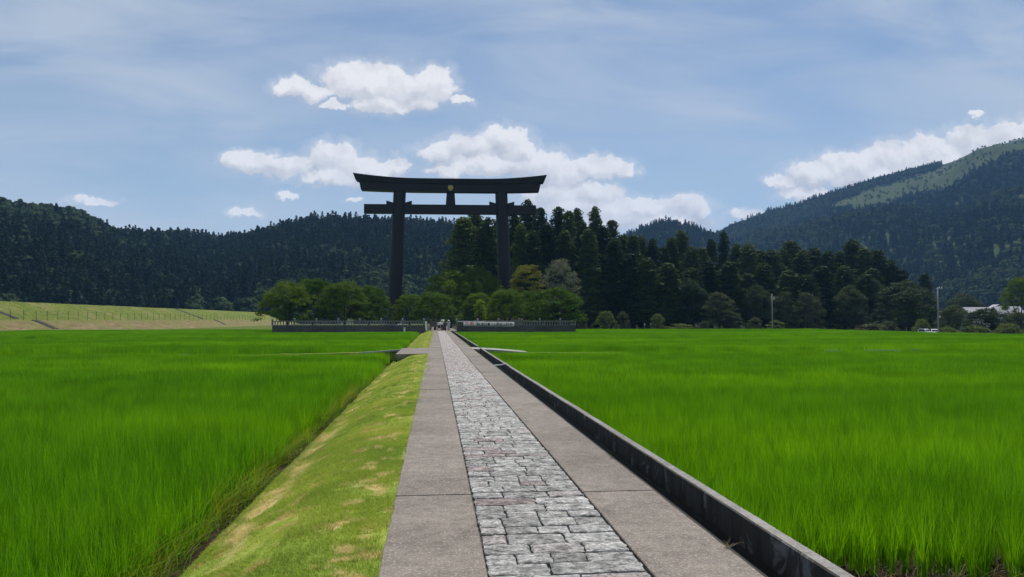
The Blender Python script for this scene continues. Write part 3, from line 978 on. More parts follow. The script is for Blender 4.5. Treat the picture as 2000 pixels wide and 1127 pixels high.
# small far hill in the middle
SKY_M = [(900, 560), (1100, 500), (1180, 470), (1225, 455), (1260, 437), (1300, 426), (1350, 433), (1390, 450), (1440, 475), (1600, 520), (1800, 570)]
V2, F2 = hill('far_hill', SKY_M, [(900, 1250), (1800, 1350)], [(900, 950), (1800, 1000)], 900, 1800, 60, 20, .9, -2.0, 15.0, .10, 52)
tag(obj('far_hill', meshdata('far_hill', V2.reshape(-1, 3), F2, M['forestfloor'])), kind='structure')
p2 = hill_points(V2, (4, 21), 6.0, rg)
hill_forest('far_hill_forest', p2, .1, 'bluish forest on the small rounded hill between grove and mountain', rg)
# right mountain
SKY_R = [(1250, 560), (1330, 500), (1390, 452), (1405, 446), (1430, 436), (1490, 412), (1570, 390), (1640, 368), (1700, 350), (1760, 333), (1822, 318), (1870, 304), (1920, 280), (1960, 272), (2000, 262), (2100, 232), (2300, 200), (2700, 190), (3400, 230)]
V3, F3 = hill('mountain', SKY_R, [(1250, 1500), (1500, 1800), (2000, 1900), (3400, 1500)], [(1250, 900), (1500, 800), (2000, 560), (2400, 420), (3400, 300)], 1250, 2700, 120, 56, 1.0, -2.0, 15.0, .17, 63)
poly = [(1600,408),(1650,388),(1700,370),(1760,352),(1824,334),(1870,300),(1920,272),(1960,262),(2000,250),(2060,225),(2060,280),(1985,302),(1940,325),(1890,342),(1862,362),(1850,377),(1800,382),(1740,397),(1690,410),(1640,412)]
def inpoly(P, poly):
    x, y = P[:, 0], P[:, 1]; c = np.zeros(len(P), bool); j = len(poly) - 1
    for i in range(len(poly)):
        xi, yi = poly[i]; xj, yj = poly[j]
        hit = ((yi > y) != (yj > y)) & (x < (xj - xi) * (y - yi) / (yj - yi + 1e-9) + xi)
        c ^= hit; j = i
    return c
tag(obj('mountain', meshdata('mountain', V3.reshape(-1, 3), F3, M['clear'])), kind='structure')
p3 = hill_points(V3, (0, 57), 7.6, rg)
pp = np.array([pix(p) for p in p3])
keep = (pp[:, 0] > 1240) & (pp[:, 0] < 2500); p3 = p3[keep]; pp = pp[keep]
wob = np.stack([14 * (fbm(p3[:, 0] * .01, p3[:, 1] * .01, 5) - .5), 12 * (fbm(p3[:, 0] * .012, p3[:, 1] * .012, 9) - .5)], 1)
cut = inpoly(pp + wob, poly)
q_ = [(1655, 500), (1700, 455), (1712, 470), (1690, 500)]
cut2 = inpoly(pp, q_) & (rg.uniform(0, 1, len(pp)) < .7)
shr = cut & (rg.uniform(0, 1, len(pp)) < .18)
main = ~cut & ~cut2
zone = fbm(p3[:, 0] * .006, p3[:, 1] * .006, 41)
hill_forest('mountain_forest', p3[main], .2 + .55 * (zone[main] > .56), 'blue-green forest covering the high mountain right of the grove', rg, .7, 1.1)
hill_forest('mountain_shrubs', p3[shr], np.full(shr.sum(), .85), 'scattered shrubs on the cleared light green mountain slope', rg, .22, .5)
print('mountain trees', main.sum())

# ================================================================== GATE
gc = at(879.5, 600, 168.0)
GZ = -.03
gate = empty('torii_gate', (gc.x, 168.0, GZ), R(-2.4))
tag(gate, 'giant black steel torii gate towering over the trees at the end of the path', 'gate')
for s in (-1, 1):
    mb = MB()
    xb, xt = s * 12.3, s * 11.1
    prf = [(1.53, -.4), (1.53, 0), (1.50, 4), (1.46, 12), (1.40, 20), (1.35, 29.7)]
    V = []; n = 48
    for r, z in prf:
        cx = xb + (xt - xb) * z / 29.7
        V += [(cx + r * math.cos(2*math.pi*k/n), r * math.sin(2*math.pi*k/n), z) for k in range(n)]
    F = [(i*n+k, i*n+(k+1) % n, (i+1)*n+(k+1) % n, (i+1)*n+k) for i in range(len(prf)-1) for k in range(n)]
    obj('pillar', meshdata('pillar', V, F, M['steeldark'], True), gate)
    mb.lathe([(2.3, -.3), (2.3, .25), (2.1, .6), (1.75, .8)], 32, (xb, 0, 0))
    mb.build('pillar_base', M['fence_stone'], gate)
def beam(name, half_top, half_bot, ztop, zbot, rise_t, rise_b, d_top, d_bot, ridge=0.0):
    n = 60; V = []; F = []
    for i in range(n + 1):
        t = -1 + 2 * i / n; a = abs(t)
        c = max(0, (a - .30) / .70) ** 2
        zt = ztop + rise_t * c; zb = zbot + rise_b * c
        xt, xb = half_top * t, half_bot * t
        V += [(xb, -d_bot/2, zb), (xt, -d_top/2, zt), (xt, 0, zt + ridge), (xt, d_top/2, zt), (xb, d_bot/2, zb)]
    for i in range(n):
        for q in range(5):
            F.append((i*5+q, i*5+5+q, i*5+5+(q+1) % 5, i*5+(q+1) % 5))
    F.append((4, 3, 2, 1, 0)); F.append(tuple(n*5+q for q in range(5)))
    return obj(name, meshdata(name, V, F, M['steeldark']), gate)
beam('top_lintel', 21.05, 20.45, 32.35, 31.28, 1.05, .58, 3.5, 3.1, .12)
beam('second_lintel', 19.8, 19.35, 31.275, 29.55, .55, .26, 2.45, 2.3)
MB().box(-18.75, 18.75, -.62, .62, 24.75, 26.8).build('tie_beam', M['steeldark'], gate, bevel=.04)
for s in (-1, 1):
    for q in (-1, 1):
        cx = s * (12.3 - 1.2 * 27 / 29.7); x0 = cx + q * 1.30; x1 = cx + q * 2.75
        mb = MB(); mb.prism([(x0, 26.80), (x1, 26.80), (x1, 27.62), (x0, 27.2)] if q > 0 else [(x1, 26.80), (x0, 26.80), (x0, 27.2), (x1, 27.62)], -.45, .45)
        mb.build('wedge', M['steeldark'], gate)
mb = MB(); mb.prism([(-1.06, 26.81), (1.06, 26.81), (.86, 29.56), (-.86, 29.56)], -.5, .5)
mb.build('centre_strut', M['steeldark'], gate)
# gold crest
em = MB(); n = 40; V = [(0, -.28, 0)]; F = []
ring = []
for k in range(n):
    an = math.pi / 2 + 2 * math.pi * k / n
    r = .60 * (1 - .16 * math.exp(-((min(k, n - k)) / 1.6) ** 2)) * (1 + .035 * math.cos(10 * an))
    ring.append((r * math.cos(an), r * math.sin(an) * .94))
for sc, yv in ((.45, -.24), (.8, -.14), (1, 0), (1, .12)):
    V += [(x * sc, yv, z * sc) for x, z in ring]
for k in range(n): F.append((0, 1 + k, 1 + (k + 1) % n))
for l in range(3):
    for k in range(n): F.append((1+l*n+k, 1+(l+1)*n+k, 1+(l+1)*n+(k+1) % n, 1+l*n+(k+1) % n))
crest = obj('crest', meshdata('crest', V, F, M['gold']), gate, (0, -1.33, 30.45)); crest['label'] = 'round gold crest on the gate lintel'
for s in (-1, 1):
    mk = MB(); mk.lathe([(.0, -.03), (.085, -.02), (.085, .02), (.0, .03)], 12)
    V = [(x, -.30 + z, y * 1.9) for x, y, z in mk.V]
    obj('crest_mark', meshdata('crest_mark', V, mk.F, M['black']), crest, (s * .17, .02, .10))
bs = MB(); bs.prism([(-.26, -.64), (.26, -.64), (.34, -.5), (-.34, -.5)], -.1, .12); bs.build('crest_foot', M['gold'], crest)

# ================================================================== STONE FENCE
YF = 118.2
FB, FP = 1.4, .64     # base wall height, balustrade height
block_me = {}
def stone_block(w, d, h):
    key = (round(w, 2), round(h, 2))
    if key not in block_me:
        block_me[key] = MB().box(-w/2, w/2, -d/2, d/2, 0, h).data('base_block', M['base_stone'], bevel=.015)
    return block_me[key]
bal_me = MB().box(-.075, .075, -.075, .075, 0, FP - .16).data('baluster', M['fence_stone'], bevel=.012)
pm = MB(); pm.box(-.13, .13, -.13, .13, 0, FP + .10); 
post_me = pm.data('main_post', M['fence_stone'], bevel=.015)
cap_me = MB().lathe([(.03, 0), (.12, .02), (.15, .10), (.12, .2), (.02, .25)], 12).data('post_cap', M['concrete'], True)
def fence(x0, x1, label):
    o = empty('stone_fence', (x0, YF, 0)); tag(o, label, 'fence', 'stone fences either side of the path end')
    L = x1 - x0
    MB().box(-.55, L + .5, -.5, .5, -.9, -.62).build('footing', M['base_stone'], o)
    for c in range(5):
        z0 = -.615 + c * .28; w = .95; n = int(L / w); w = L / n
        off = w / 2 if c % 2 else 0
        for k in range(n + (1 if off else 0)):
            a = max(0, k * w - off); b = min(L, k * w - off + w)
            if b - a < .1: continue
            obj('base_block', stone_block(b - a - .02, .56, .27), o, ((a + b) / 2, random.uniform(-.012, .012), z0))
    zb = -.615 + 5 * .28
    MB().box(-.06, L + .06, -.32, .32, zb, zb + .09).build('coping', M['fence_stone'], o, bevel=.015)
    zb += .092
    MB().box(.1, L - .1, -.085, .085, zb + FP - .155, zb + FP - .02).build('top_rail', M['fence_stone'], o, bevel=.012)
    sp = .40; n = int(L / sp)
    for k in range(n + 1):
        x = k * L / n
        if k % 8 == 0:
            obj('main_post', post_me, o, (x, 0, zb)); obj('post_cap', cap_me, o, (x, 0, zb + FP + .10))
        else:
            obj('baluster', bal_me, o, (x, 0, zb))
    return o, zb
xl0, xl1 = at(532, 640, YF).x, at(833, 640, YF).x
xr0, xr1 = at(892, 640, YF).x, at(1124, 640, YF).x
fence(xl0, xl1, 'grey stone balustrade fence under the round cherry trees, beside the grassy flood bank')
_, ZB = fence(xr0, xr1, 'grey stone balustrade fence with the white banner tied to it')

# banner
bx0, bx1 = at(905, 635, YF - .4).x, at(1004.5, 635, YF - .4).x
ban = empty('banner', (bx0, YF - .36, ZB)); tag(ban, 'white cloth banner with red and black characters on the stone fence', 'banner')
Lb = bx1 - bx0; n = 40; V = []; F = []
zt = lambda t: .47 - .05 * t
zb_ = lambda t: -.20 - .10 * t
for i in range(n + 1):
    t = i / n
    for q in range(5):
        s = q / 4
        V.append((Lb * t, .012 * math.sin(t * 23) + .01 * math.sin(t * 60 + s * 3), zb_(t) + (zt(t) - zb_(t)) * s))
for i in range(n):
    for q in range(4): F.append((i*5+q, i*5+5+q, i*5+6+q, i*5+1+q))
bo = obj('cloth', meshdata('cloth', V, F, M['banner_cloth'], True), ban)
so_ = bo.modifiers.new('thickness', 'SOLIDIFY'); so_.thickness = .006
def glyph(txt, x, z, size, mat, name):
    cu = bpy.data.curves.new(name, 'FONT'); cu.body = txt; cu.size = size; cu.align_x = 'CENTER'; cu.align_y = 'CENTER'
    cu.extrude = .003; cu.offset = .011
    tmp = bpy.data.objects.new(name, cu); COL.objects.link(tmp)
    bpy.context.view_layer.update()
    me = bpy.data.meshes.new_from_object(tmp.evaluated_get(bpy.context.evaluated_depsgraph_get()))
    bpy.data.objects.remove(tmp)
    me.materials.clear(); me.materials.append(mat)
    o = obj(name, me, ban, (x, -.04, z)); o.rotation_euler = (math.pi / 2, 0, 0)
    return o
def bpos(px): return (px - 905) / 99.5 * Lb
for ch, px in (('奉', 911.5), ('祝', 921.5)):
    glyph(ch, bpos(px), .125, .60, M['red'], 'red_character')
for ch, px in zip('記念行事12月迄斎行中', (934.5, 942, 948, 954.5, 961, 965.8, 971.8, 978.3, 984.8, 991, 998)):
    glyph(ch, bpos(px), .055, .50, M['black'], 'black_character')
# top pole of the banner reaching the gate post
MB().tube([(-(bx0 - xr0) + .1, -.0, .52), (Lb * .45, -.0, .50)], .045, 6).build('top_pole', M['white'], ban)

# signs and boards by the opening
sg = empty('leaning_sign', (at(833, 645, 116.6).x, 116.6, -.03)); tag(sg, 'narrow white leaning sign board at the end of the left fence', 'sign')
b = MB().box(-.13, .13, -.02, .02, .05, 1.45).build('board', M['white'], sg); b.rotation_euler = (0, -.07, 0)
MB().tube([(.1, .06, -.2), (.1, .06, 1.5)], .03, 6).build('stake', M['wood'], sg)
nb = empty('notice_board', (at(847, 640, 124).x, 124, -.03)); tag(nb, 'weathered grey notice board standing behind the gap in the fence', 'board')
MB().box(-.55, .55, -.04, .04, .55, 1.45).build('panel', M['wood'], nb)
for s in (-1, 1): MB().box(s*.58-.05, s*.58+.05, -.05, .05, -.2, 1.6).build('leg', M['wood'], nb)
MB().prism([(-.75, 1.62), (.75, 1.62), (.6, 1.74), (-.6, 1.74)], -.22, .22).build('roof', M['wood'], nb)
st = empty('stone_post', (at(610, 0, 1).x * 0 + at(790, 640, 117.2).x, 117.2, -.2)); tag(st, 'short white marker post in front of the left stone fence', 'post')
MB().box(-.12, .12, -.08, .08, -.3, .62).build('shaft', M['white'], st, bevel=.02)
MB().box(-.14, .14, -.1, .1, .622, .68).build('cap', M['white'], st, bevel=.015)
tk = empty('stone_monument', (at(1000, 640, 130).x, 130, -.03)); tag(tk, 'low pale stone monument under the cherry tree behind the banner', 'monument')
MB().box(-1.9, 1.9, -.35, .35, 0, 1.85).build('tablet', M['concrete'], tk, bevel=.06)
MB().box(-2.2, 2.2, -.55, .55, -.2, -.002).build('plinth', M['fence_stone'], tk, bevel=.03)
MB().box(-2.5, -2.2, -.2, .2, -.2, 2.05).build('side_post', M['concrete'], tk, bevel=.03)

# ================================================================== PEOPLE
def person(loc, rz, h, top, bottom, label, hat=None, skirt=False, shorts=False, pose='walk', arm_up=False):
    s = h / 1.7
    o = empty('person', loc, rz); o.scale = (s, s, s)
    tag(o, label, 'person', 'visitors walking under the gate')
    st = .16 if pose == 'walk' else .03
    J = {'pel': (0, 0, .93), 'wai': (0, 0, 1.08), 'che': (0, 0, 1.30), 'nk': (0, .01, 1.46), 'hd': (0, -.01, 1.56), 'ht': (0, -.01, 1.66),
         'hl': (-.09, 0, .88), 'kl': (-.10, -st * .9, .50), 'al': (-.10, st * -.7, .09), 'tl': (-.10, -st * .7 - .16, .04),
         'hr': (.09, 0, .88), 'kr': (.10, st * .3, .48), 'ar': (.10, st * 1.3, .11), 'tr': (.10, st * 1.3 - .15, .04),
         'sl': (-.18, 0, 1.38), 'el': (-.25, .06, 1.12), 'wl': (-.24, -.10, .92), 'fl': (-.23, -.14, .80),
         'sr': (.18, 0, 1.38), 'er': (.25, .06, 1.12), 'wr': (.24, -.10, .92), 'fr': (.23, -.14, .80)}
    if arm_up:
        J['el'] = (-.36, -.08, 1.30); J['wl'] = (-.22, -.14, 1.52); J['fl'] = (-.14, -.12, 1.60)
    rad = dict(pel=.13, wai=.115, che=.13, nk=.055, hd=.085, ht=.075, hl=.09, kl=.06, al=.042, tl=.035, hr=.09, kr=.06, ar=.042, tr=.035,
               sl=.06, el=.042, wl=.032, fl=.03, sr=.06, er=.042, wr=.032, fr=.03)
    E = [('pel','wai'),('wai','che'),('che','nk'),('nk','hd'),('hd','ht'),('pel','hl'),('hl','kl'),('kl','al'),('al','tl'),('pel','hr'),('hr','kr'),('kr','ar'),('ar','tr'),
         ('che','sl'),('sl','el'),('el','wl'),('wl','fl'),('che','sr'),('sr','er'),('er','wr'),('wr','fr')]
    ks = list(J); me = bpy.data.meshes.new('body')
    me.from_pydata([J[k] for k in ks], [(ks.index(a), ks.index(b)) for a, b in E], [])
    bd = obj('body', me, o)
    sk = bd.modifiers.new('skin', 'SKIN'); 
    for i, k in enumerate(ks):
        me.skin_vertices[0].data[i].radius = (rad[k], rad[k]); me.skin_vertices[0].data[i].use_root = (k == 'pel')
    sk.use_smooth_shade = True
    bd.modifiers.new('sub', 'SUBSURF').levels = 1
    bd.modifiers['sub'].render_levels = 1
    me.materials.append(M['skin'])
    g = MB()   # shirt
    g.tube([(0, 0, .86), (0, 0, 1.0), (0, 0, 1.2), (0, 0, 1.36), (0, 0, 1.45)], [.175, .165, .18, .19, .08], 12, 1.12, .78)
    for a, b in (('sl', 'el'), ('sr', 'er')):
        A, B = Vector(J[a]), Vector(J[b]); g.tube([A + (A - B) * .15, A.lerp(B, .5), B], [.085, .08, .075], 8)
    g.build('shirt', top, o, True)
    g = MB()
    if skirt:
        g.tube([(0, 0, 1.0), (0, 0, .8), (0, 0, .45), (0, 0, .22)], [.16, .20, .25, .28], 14, 1, .85); g.build('skirt', bottom, o, True)
    else:
        g.tube([(0, 0, 1.0), (0, 0, .86), (0, 0, .78)], [.165, .18, .15], 12, 1.05, .85)
        for a, b, c in (('hl', 'kl', 'al'), ('hr', 'kr', 'ar')):
            A, B, C = Vector(J[a]), Vector(J[b]), Vector(J[c])
            if shorts: g.tube([A, A.lerp(B, .9)], [.115, .105], 8)
            else: g.tube([A, B, C], [.115, .09, .075], 8)
        g.build('shorts' if shorts else 'trousers', bottom, o, True)
    for a, b in (('al', 'tl'), ('ar', 'tr')):
        A, B = Vector(J[a]), Vector(J[b]); g = MB(); g.tube([A + Vector((0, .05, -.035)), A.lerp(B, .5) - Vector((0, 0, .02)), B], [.05, .055, .035], 8); g.build('shoe', M['cloth_dark'], o)
    g = MB(); g.lathe([(.095, -.08), (.108, .0), (.10, .07), (.06, .115), (.01, .125)], 12, (0, .012, 1.60)); g.build('hair', M['hair'], o, True)
    g = MB(); g.lathe([(.012, -.02), (.016, 0), (.004, .025)], 6, (0, -.112, 1.56)); g.build('nose', M['skin'], o)
    if hat:
        g = MB(); g.lathe([(.20, 0), (.19, .012), (.125, .02), (.12, .09), (.07, .13), (.01, .135)], 14, (0, 0, 1.63)); g.build('hat', hat, o, True)
def ppl(px, Y): return (at(px, 640, Y).x, Y, -.01)
person(ppl(857.5, 113.6), .15, 1.53, M['cloth_white'], M['cloth_dark'], 'visitor in a white shirt and black shorts, walking nearest the grass verge', shorts=True)
person(ppl(863.0, 115.2), -.1, 1.62, M['cloth_white'], M['cloth_dark'], 'visitor in white hat, white top and black trousers, second from grass verge', hat=M['white'])
person(ppl(866.5, 117.5), .1, 1.62, M['cloth_grey'], M['cloth_char'], 'visitor in white hat half hidden behind the one in purple', hat=M['white'])
person(ppl(868.7, 112.6), 0, 1.52, M['cloth_char'], M['cloth_purple'], 'visitor in a charcoal top and long purple skirt', skirt=True)
person(ppl(876.3, 116.0), .1, 1.58, M['cloth_grey'], M['cloth_grey'], 'visitor in pale grey clothes raising one arm to a white hat', hat=M['white'], pose='stand', arm_up=True)

# ================================================================== TREES
CH = [broad_meshes(i, M['cherry'], 5.0, 6.9, 1.3, 150, .55, 1.15, 130, .25, droop=.12) for i in range(4)]
CH_b = broad_meshes(9, M['broad'], 5.0, 9.0, 1.0, 150, .6, 1.3, 90, .34)
CH_p = broad_meshes(10, M['broad_pale'], 4.0, 7.5, .6, 120, .6, 1.1, 100, .32)
MP = broad_meshes(5, M['maple'], 4.0, 9.5, 4.0, 110, .32, 1.2, 110, .26)
SV = broad_meshes(6, M['silver'], 4.2, 8.5, 3.0, 130, .8, .9, 90, .22, droop=0)
SP = broad_meshes(7, M['sapling'], .95, 4.2, .7, 60, .7, .42, 330, .16)
SH = [broad_meshes(20 + i, M['shrub'] if i < 2 else M['broad_pale'], 1.8, 2.6, .3, 60, .7, .6, 200, .18) for i in range(3)]
def z_at(py, Y): return at(900, py, Y).z
def tr_at(name, meshes, px, py_top, Y, H0, R0, wpx, label, group=None, z0=-.05, cat='tree'):
    x = at(px, 600, Y).x
    h = z_at(py_top, Y) - z0
    w = wpx / 1500 * Y / 2
    tree(name, meshes, (x, Y, z0), 1, random.uniform(0, 6.28), label, cat, group, (w / R0, w / R0, h / H0))
CG = 'round cherry trees behind the stone fence'
tr_at('cherry_tree', CH[0], 562, 556, 126, 6.9, 5, 112, 'leafy round cherry tree closest to the flood bank, drooping over the fence end', CG)
tr_at('cherry_tree', CH[1], 612, 549, 131, 6.9, 5, 112, 'tallest of the round cherry trees grouped beside the flood bank', CG)
tr_at('cherry_tree', CH[2], 672, 555, 127, 6.9, 5, 110, 'round cherry tree in the middle of the leafy row near the gate pillar', CG)
tr_at('cherry_tree', CH[3], 720, 563, 130, 6.9, 5, 92, 'round cherry tree touching the shaded gate pillar nearest the flood bank', CG)
tr_at('cherry_tree', CH[1], 800, 578, 133, 6.9, 5, 78, 'low cherry tree just past the pillar that stands nearest the flood bank', CG)
tr_at('cherry_tree', CH[2], 850, 574, 128, 6.9, 5, 96, 'low cherry tree overhanging the gap in the fence and the visitors', CG)
tr_at('cherry_tree', CH[3], 880, 534, 158, 6.9, 5, 120, 'broad cherry tree filling the middle of the gate opening', CG)
tr_at('cherry_tree', CH[0], 935, 528, 160, 6.9, 5, 110, 'broad cherry tree against the inner side of the banner-side pillar', CG)
tr_at('cherry_tree', CH[2], 990, 568, 127, 6.9, 5, 104, 'cherry tree whose pale forked trunks stand behind the banner', CG)
tr_at('cherry_tree', CH[0], 1088, 566, 126, 6.9, 5, 128, 'wide cherry tree at the outer end of the banner fence', CG)
tr_at('cherry_tree', CH[3], 1035, 572, 136, 6.9, 5, 90, 'cherry tree filling the space between the banner tree and the outer tree', CG)
tr_at('cherry_tree', CH[1], 935, 575, 150, 6.9, 5, 80, 'shaded cherry tree behind the bright sapling', CG)
tr_at('maple_tree', MP, 1028, 518, 152, 9.5, 4, 76, 'yellow-green maple tree beside the banner-side gate pillar')
tr_at('olive_tree', SV, 1094, 512, 158, 8.5, 4.2, 88, 'silvery grey-leaved tree in front of the dark cedar grove')
tr_at('sapling', SP, 937, 585, 121.5, 4.2, .95, 25, 'bright lime-green sapling behind the banner end of the fence')

# cedar grove: (px, y of top, distance, mesh, width px)
GL = [(905,428,205,3,80),(928,420,212,3,70),(952,424,206,0,60),(972,428,216,1,55),(1005,408,222,0,60),(1031,388,234,5,46),(1018,445,200,3,50),(1056,406,226,2,56),(1042,452,196,1,50),(1068,440,200,4,52),
 (1092,402,226,5,50),(1112,410,220,2,52),(1128,402,232,5,46),(1104,446,200,0,60),(1140,432,205,1,56),(1163,407,230,5,42),(1150,450,198,4,56),(1178,440,206,0,56),(1195,426,228,2,54),(1200,470,198,1,56),(1218,458,214,0,50),
 (1237,460,208,4,46),(1252,466,216,1,46),(1230,490,192,4,56),(1275,468,212,0,48),(1296,476,216,2,52),(1312,468,224,1,46),(1332,453,236,5,50),(1265,500,190,1,60),(1305,510,192,4,60),(1352,484,220,2,56),(1372,478,228,0,52),(1390,460,236,1,40),(1415,450,240,0,40),
 (1440,470,232,2,52),(1462,476,228,5,54),(1350,520,196,1,62),(1385,505,200,0,62),(1425,512,200,4,60),(1484,482,236,2,56),(1508,482,232,5,56),(1546,462,244,5,60),(1530,484,238,2,58),(1492,515,204,1,62),(1568,488,236,2,58),(1592,480,242,5,58),(1618,482,236,2,60),(1640,488,240,0,56),
 (1542,522,206,4,62),(1606,520,208,4,62),(1650,515,210,1,60),(1666,466,246,5,58),(1690,478,240,2,62),(1715,484,240,2,66),(1740,498,236,0,60),(1760,518,236,2,54),(1705,520,214,0,62),(1690,535,205,4,52),(1806,530,250,4,40),(1575,535,204,1,60),(1460,530,204,0,62),(1775,545,226,1,50)]
ORD = 'first second third fourth fifth sixth seventh eighth ninth tenth eleventh twelfth thirteenth fourteenth fifteenth sixteenth'.split()
def cedar_zone(px, d):
    if px < 990: return 'bright-sided cedar between the two gate pillars'
    if px < 1215: return 'tall dark skyline cedar behind the silvery tree' if d > 210 else 'full-skirted front-rank cedar of the grove part nearest the gate'
    if px < 1480: return 'rear-rank skyline cedar of the middle grove' if d > 210 else 'slender front-rank cedar of the middle grove'
    return 'rear-rank skyline cedar of the grove below the mountain' if d > 215 else 'dark front-rank cedar of the grove near the utility poles'
SPECIAL = {1031: 'tallest cedar, its tufted top showing above the lintel end of the gate',
           1163: 'tall cedar with a lone tufted crown standing clear of its neighbours on the skyline',
           1546: 'ragged-topped cedar standing highest in the far half of the grove',
           1806: 'small dark conifer standing apart at the far end of the grove'}
CLAB = {}
_cnt = {}
for (px, py, d, k, wpx) in sorted(GL):
    if px in SPECIAL and (px != 1163 or d > 220): CLAB[(px, py)] = SPECIAL[px]; continue
    zn = cedar_zone(px, d); _cnt[zn] = _cnt.get(zn, 0) + 1
    CLAB[(px, py)] = zn + ', ' + ORD[_cnt[zn] - 1] + ' from the gate'
for gi_, (px, py, d, k, wpx) in enumerate(GL):
    if px > 1340 and k == 2: k = (0, 2, 1, 4)[gi_ % 4]
    x = at(px, 600, d).x; z0 = float(ground_z(x, d))
    h = z_at(py, d) - z0; R0 = [4.2, 3.6, 4.8, 4.6, 3.2, 4.0][k]
    w = wpx * 1.22 / 1500 * d / 2 / R0
    tree('cedar_tree', CEDAR[k], (x, d, z0), 1, random.uniform(0, 6.28), CLAB[(px, py)], 'tree', 'cedars of the grove behind the gate', (w, w, h * (1.035 + random.uniform(-.035, .03)) / CEDAR_H[k]))
# shade-giving interior of the grove
for i in range(18):
    px = 1000 + i * 42 + random.uniform(-8, 8); d = random.uniform(250, 275)
    top = np.interp(px, [880, 1000, 1200, 1300, 1500, 1700, 1800], [450, 430, 450, 495, 505, 505, 560])
    x = at(px, 600, d).x; z0 = float(ground_z(x, d)); k = i % 3
    h = z_at(top + random.uniform(0, 14), d) - z0
    w = 95 / 1500 * d / 2 / [4.2, 3.6, 4.8][k]
    tree('cedar_tree', CEDAR[k], (x, d, z0), 1, random.uniform(0, 6.28), 'cedar deep inside the grove, showing only as shadow between the others', 'tree', 'cedars of the grove interior', (w, w, h / CEDAR_H[k]))
# broadleaf trees and bushes along the grove edge
BL = [('broadleaf_tree', CH_b, 1345, 548, 190, 9, 90, 'dark rounded broadleaf tree at the grove edge behind the small shrubs'),
 ('broadleaf_tree', CH_p, 1405, 572, 184, 7.5, 76, 'pale rounded broadleaf tree bulging from the grove nearest the first utility pole'),
 ('broadleaf_tree', CH_p, 1425, 608, 180, 7.5, 56, 'low pale broadleaf tree beneath the bulging pale tree'),
 ('broadleaf_tree', CH_p, 1530, 570, 196, 7.5, 56, 'smaller pale broadleaf tree just right of the first utility pole'),
 ('broadleaf_tree', CH_p, 1580, 572, 192, 7.5, 70, 'pale layered broadleaf tree in front of the dark conical cedar'),
 ('broadleaf_tree', CH_p, 1675, 600, 196, 7.5, 44, 'small greyish broadleaf tree low in the grove edge'),
 ('broadleaf_tree', CH_p, 1712, 545, 204, 7.5, 56, 'pale-crowned tree lit above the dark hollow of the grove'),
 ('broadleaf_tree', CH_b, 1765, 552, 196, 9, 130, 'wide dark green broadleaf tree closing the end of the grove'),
 ('broadleaf_tree', CH_b, 1660, 560, 200, 9, 80, 'shadowed broadleaf tree under the cedars near the dark hollow'),
 ('broadleaf_tree', CH_b, 1480, 560, 196, 9, 70, 'shadowed broadleaf tree behind the first utility pole'),
 ('broadleaf_tree', CH_b, 1862, 598, 170, 9, 70, 'dark broadleaf tree just right of the tall road-side pole'),
 ('broadleaf_tree', CH_b, 1925, 604, 150, 9, 96, 'wide dark green tree in front of the pale roofed houses'),
 ('broadleaf_tree', CH_b, 1990, 612, 158, 9, 70, 'dark tree at the picture edge below the houses'),
 ('broadleaf_tree', CH[1], 1992, 540, 215, 6.9, 76, 'sunlit green tree on the slope above the far houses'),
 ('broadleaf_tree', CH_b, 1880, 574, 300, 9, 80, 'rounded dark tree behind the pale roofed houses')]
for (nm, me_, px, py, d, H0, wpx, lab) in BL:
    x = at(px, 600, d).x
    tr_at(nm, me_, px, py, d, H0, 4.0 if me_ is CH_p else 5, wpx, lab, 'broadleaf trees along the grove edge', float(ground_z(x, d)))
SB = [(1183,611,178,44,0,'round light green shrub in front of the grove beside the fence end'),(1217,612,180,30,2,'greyish upright shrub next to the round light green one'),(1138,622,176,22,2,'small pale shrub at the outer corner of the stone fence'),
 (1284,616,178,34,0,'round shrub midway between the fence and the first utility pole'),(1375,628,178,26,2,'small pale shrub below the rounded broadleaf trees'),(1473,622,180,34,2,'small greyish shrub left of the first utility pole'),(1515,628,180,40,1,'low shrub behind the first utility pole'),
 (1800,626,172,34,0,'light green shrub beside the parked cars'),(1330,634,176,60,1,'low weedy shrub on the field margin'),(1700,634,178,70,2,'low grey brush along the dark foot of the grove'),(1735,630,180,46,2,'grey brush next to the wide dark tree'),
 (1905,640,128,70,1,'weedy green shrub along the far side of the road'),(1968,636,126,60,0,'taller green shrub at the road end near the picture edge'),(1850,642,138,46,1,'low weeds between the road-side pole and the wide tree')]
for (px, py, d, wpx, k, lab) in SB:
    x = at(px, 600, d).x
    tr_at('shrub', SH[k], px, py, d, 2.6, 1.8, wpx, lab, 'shrubs along the field margin', float(ground_z(x, d)), 'shrub')

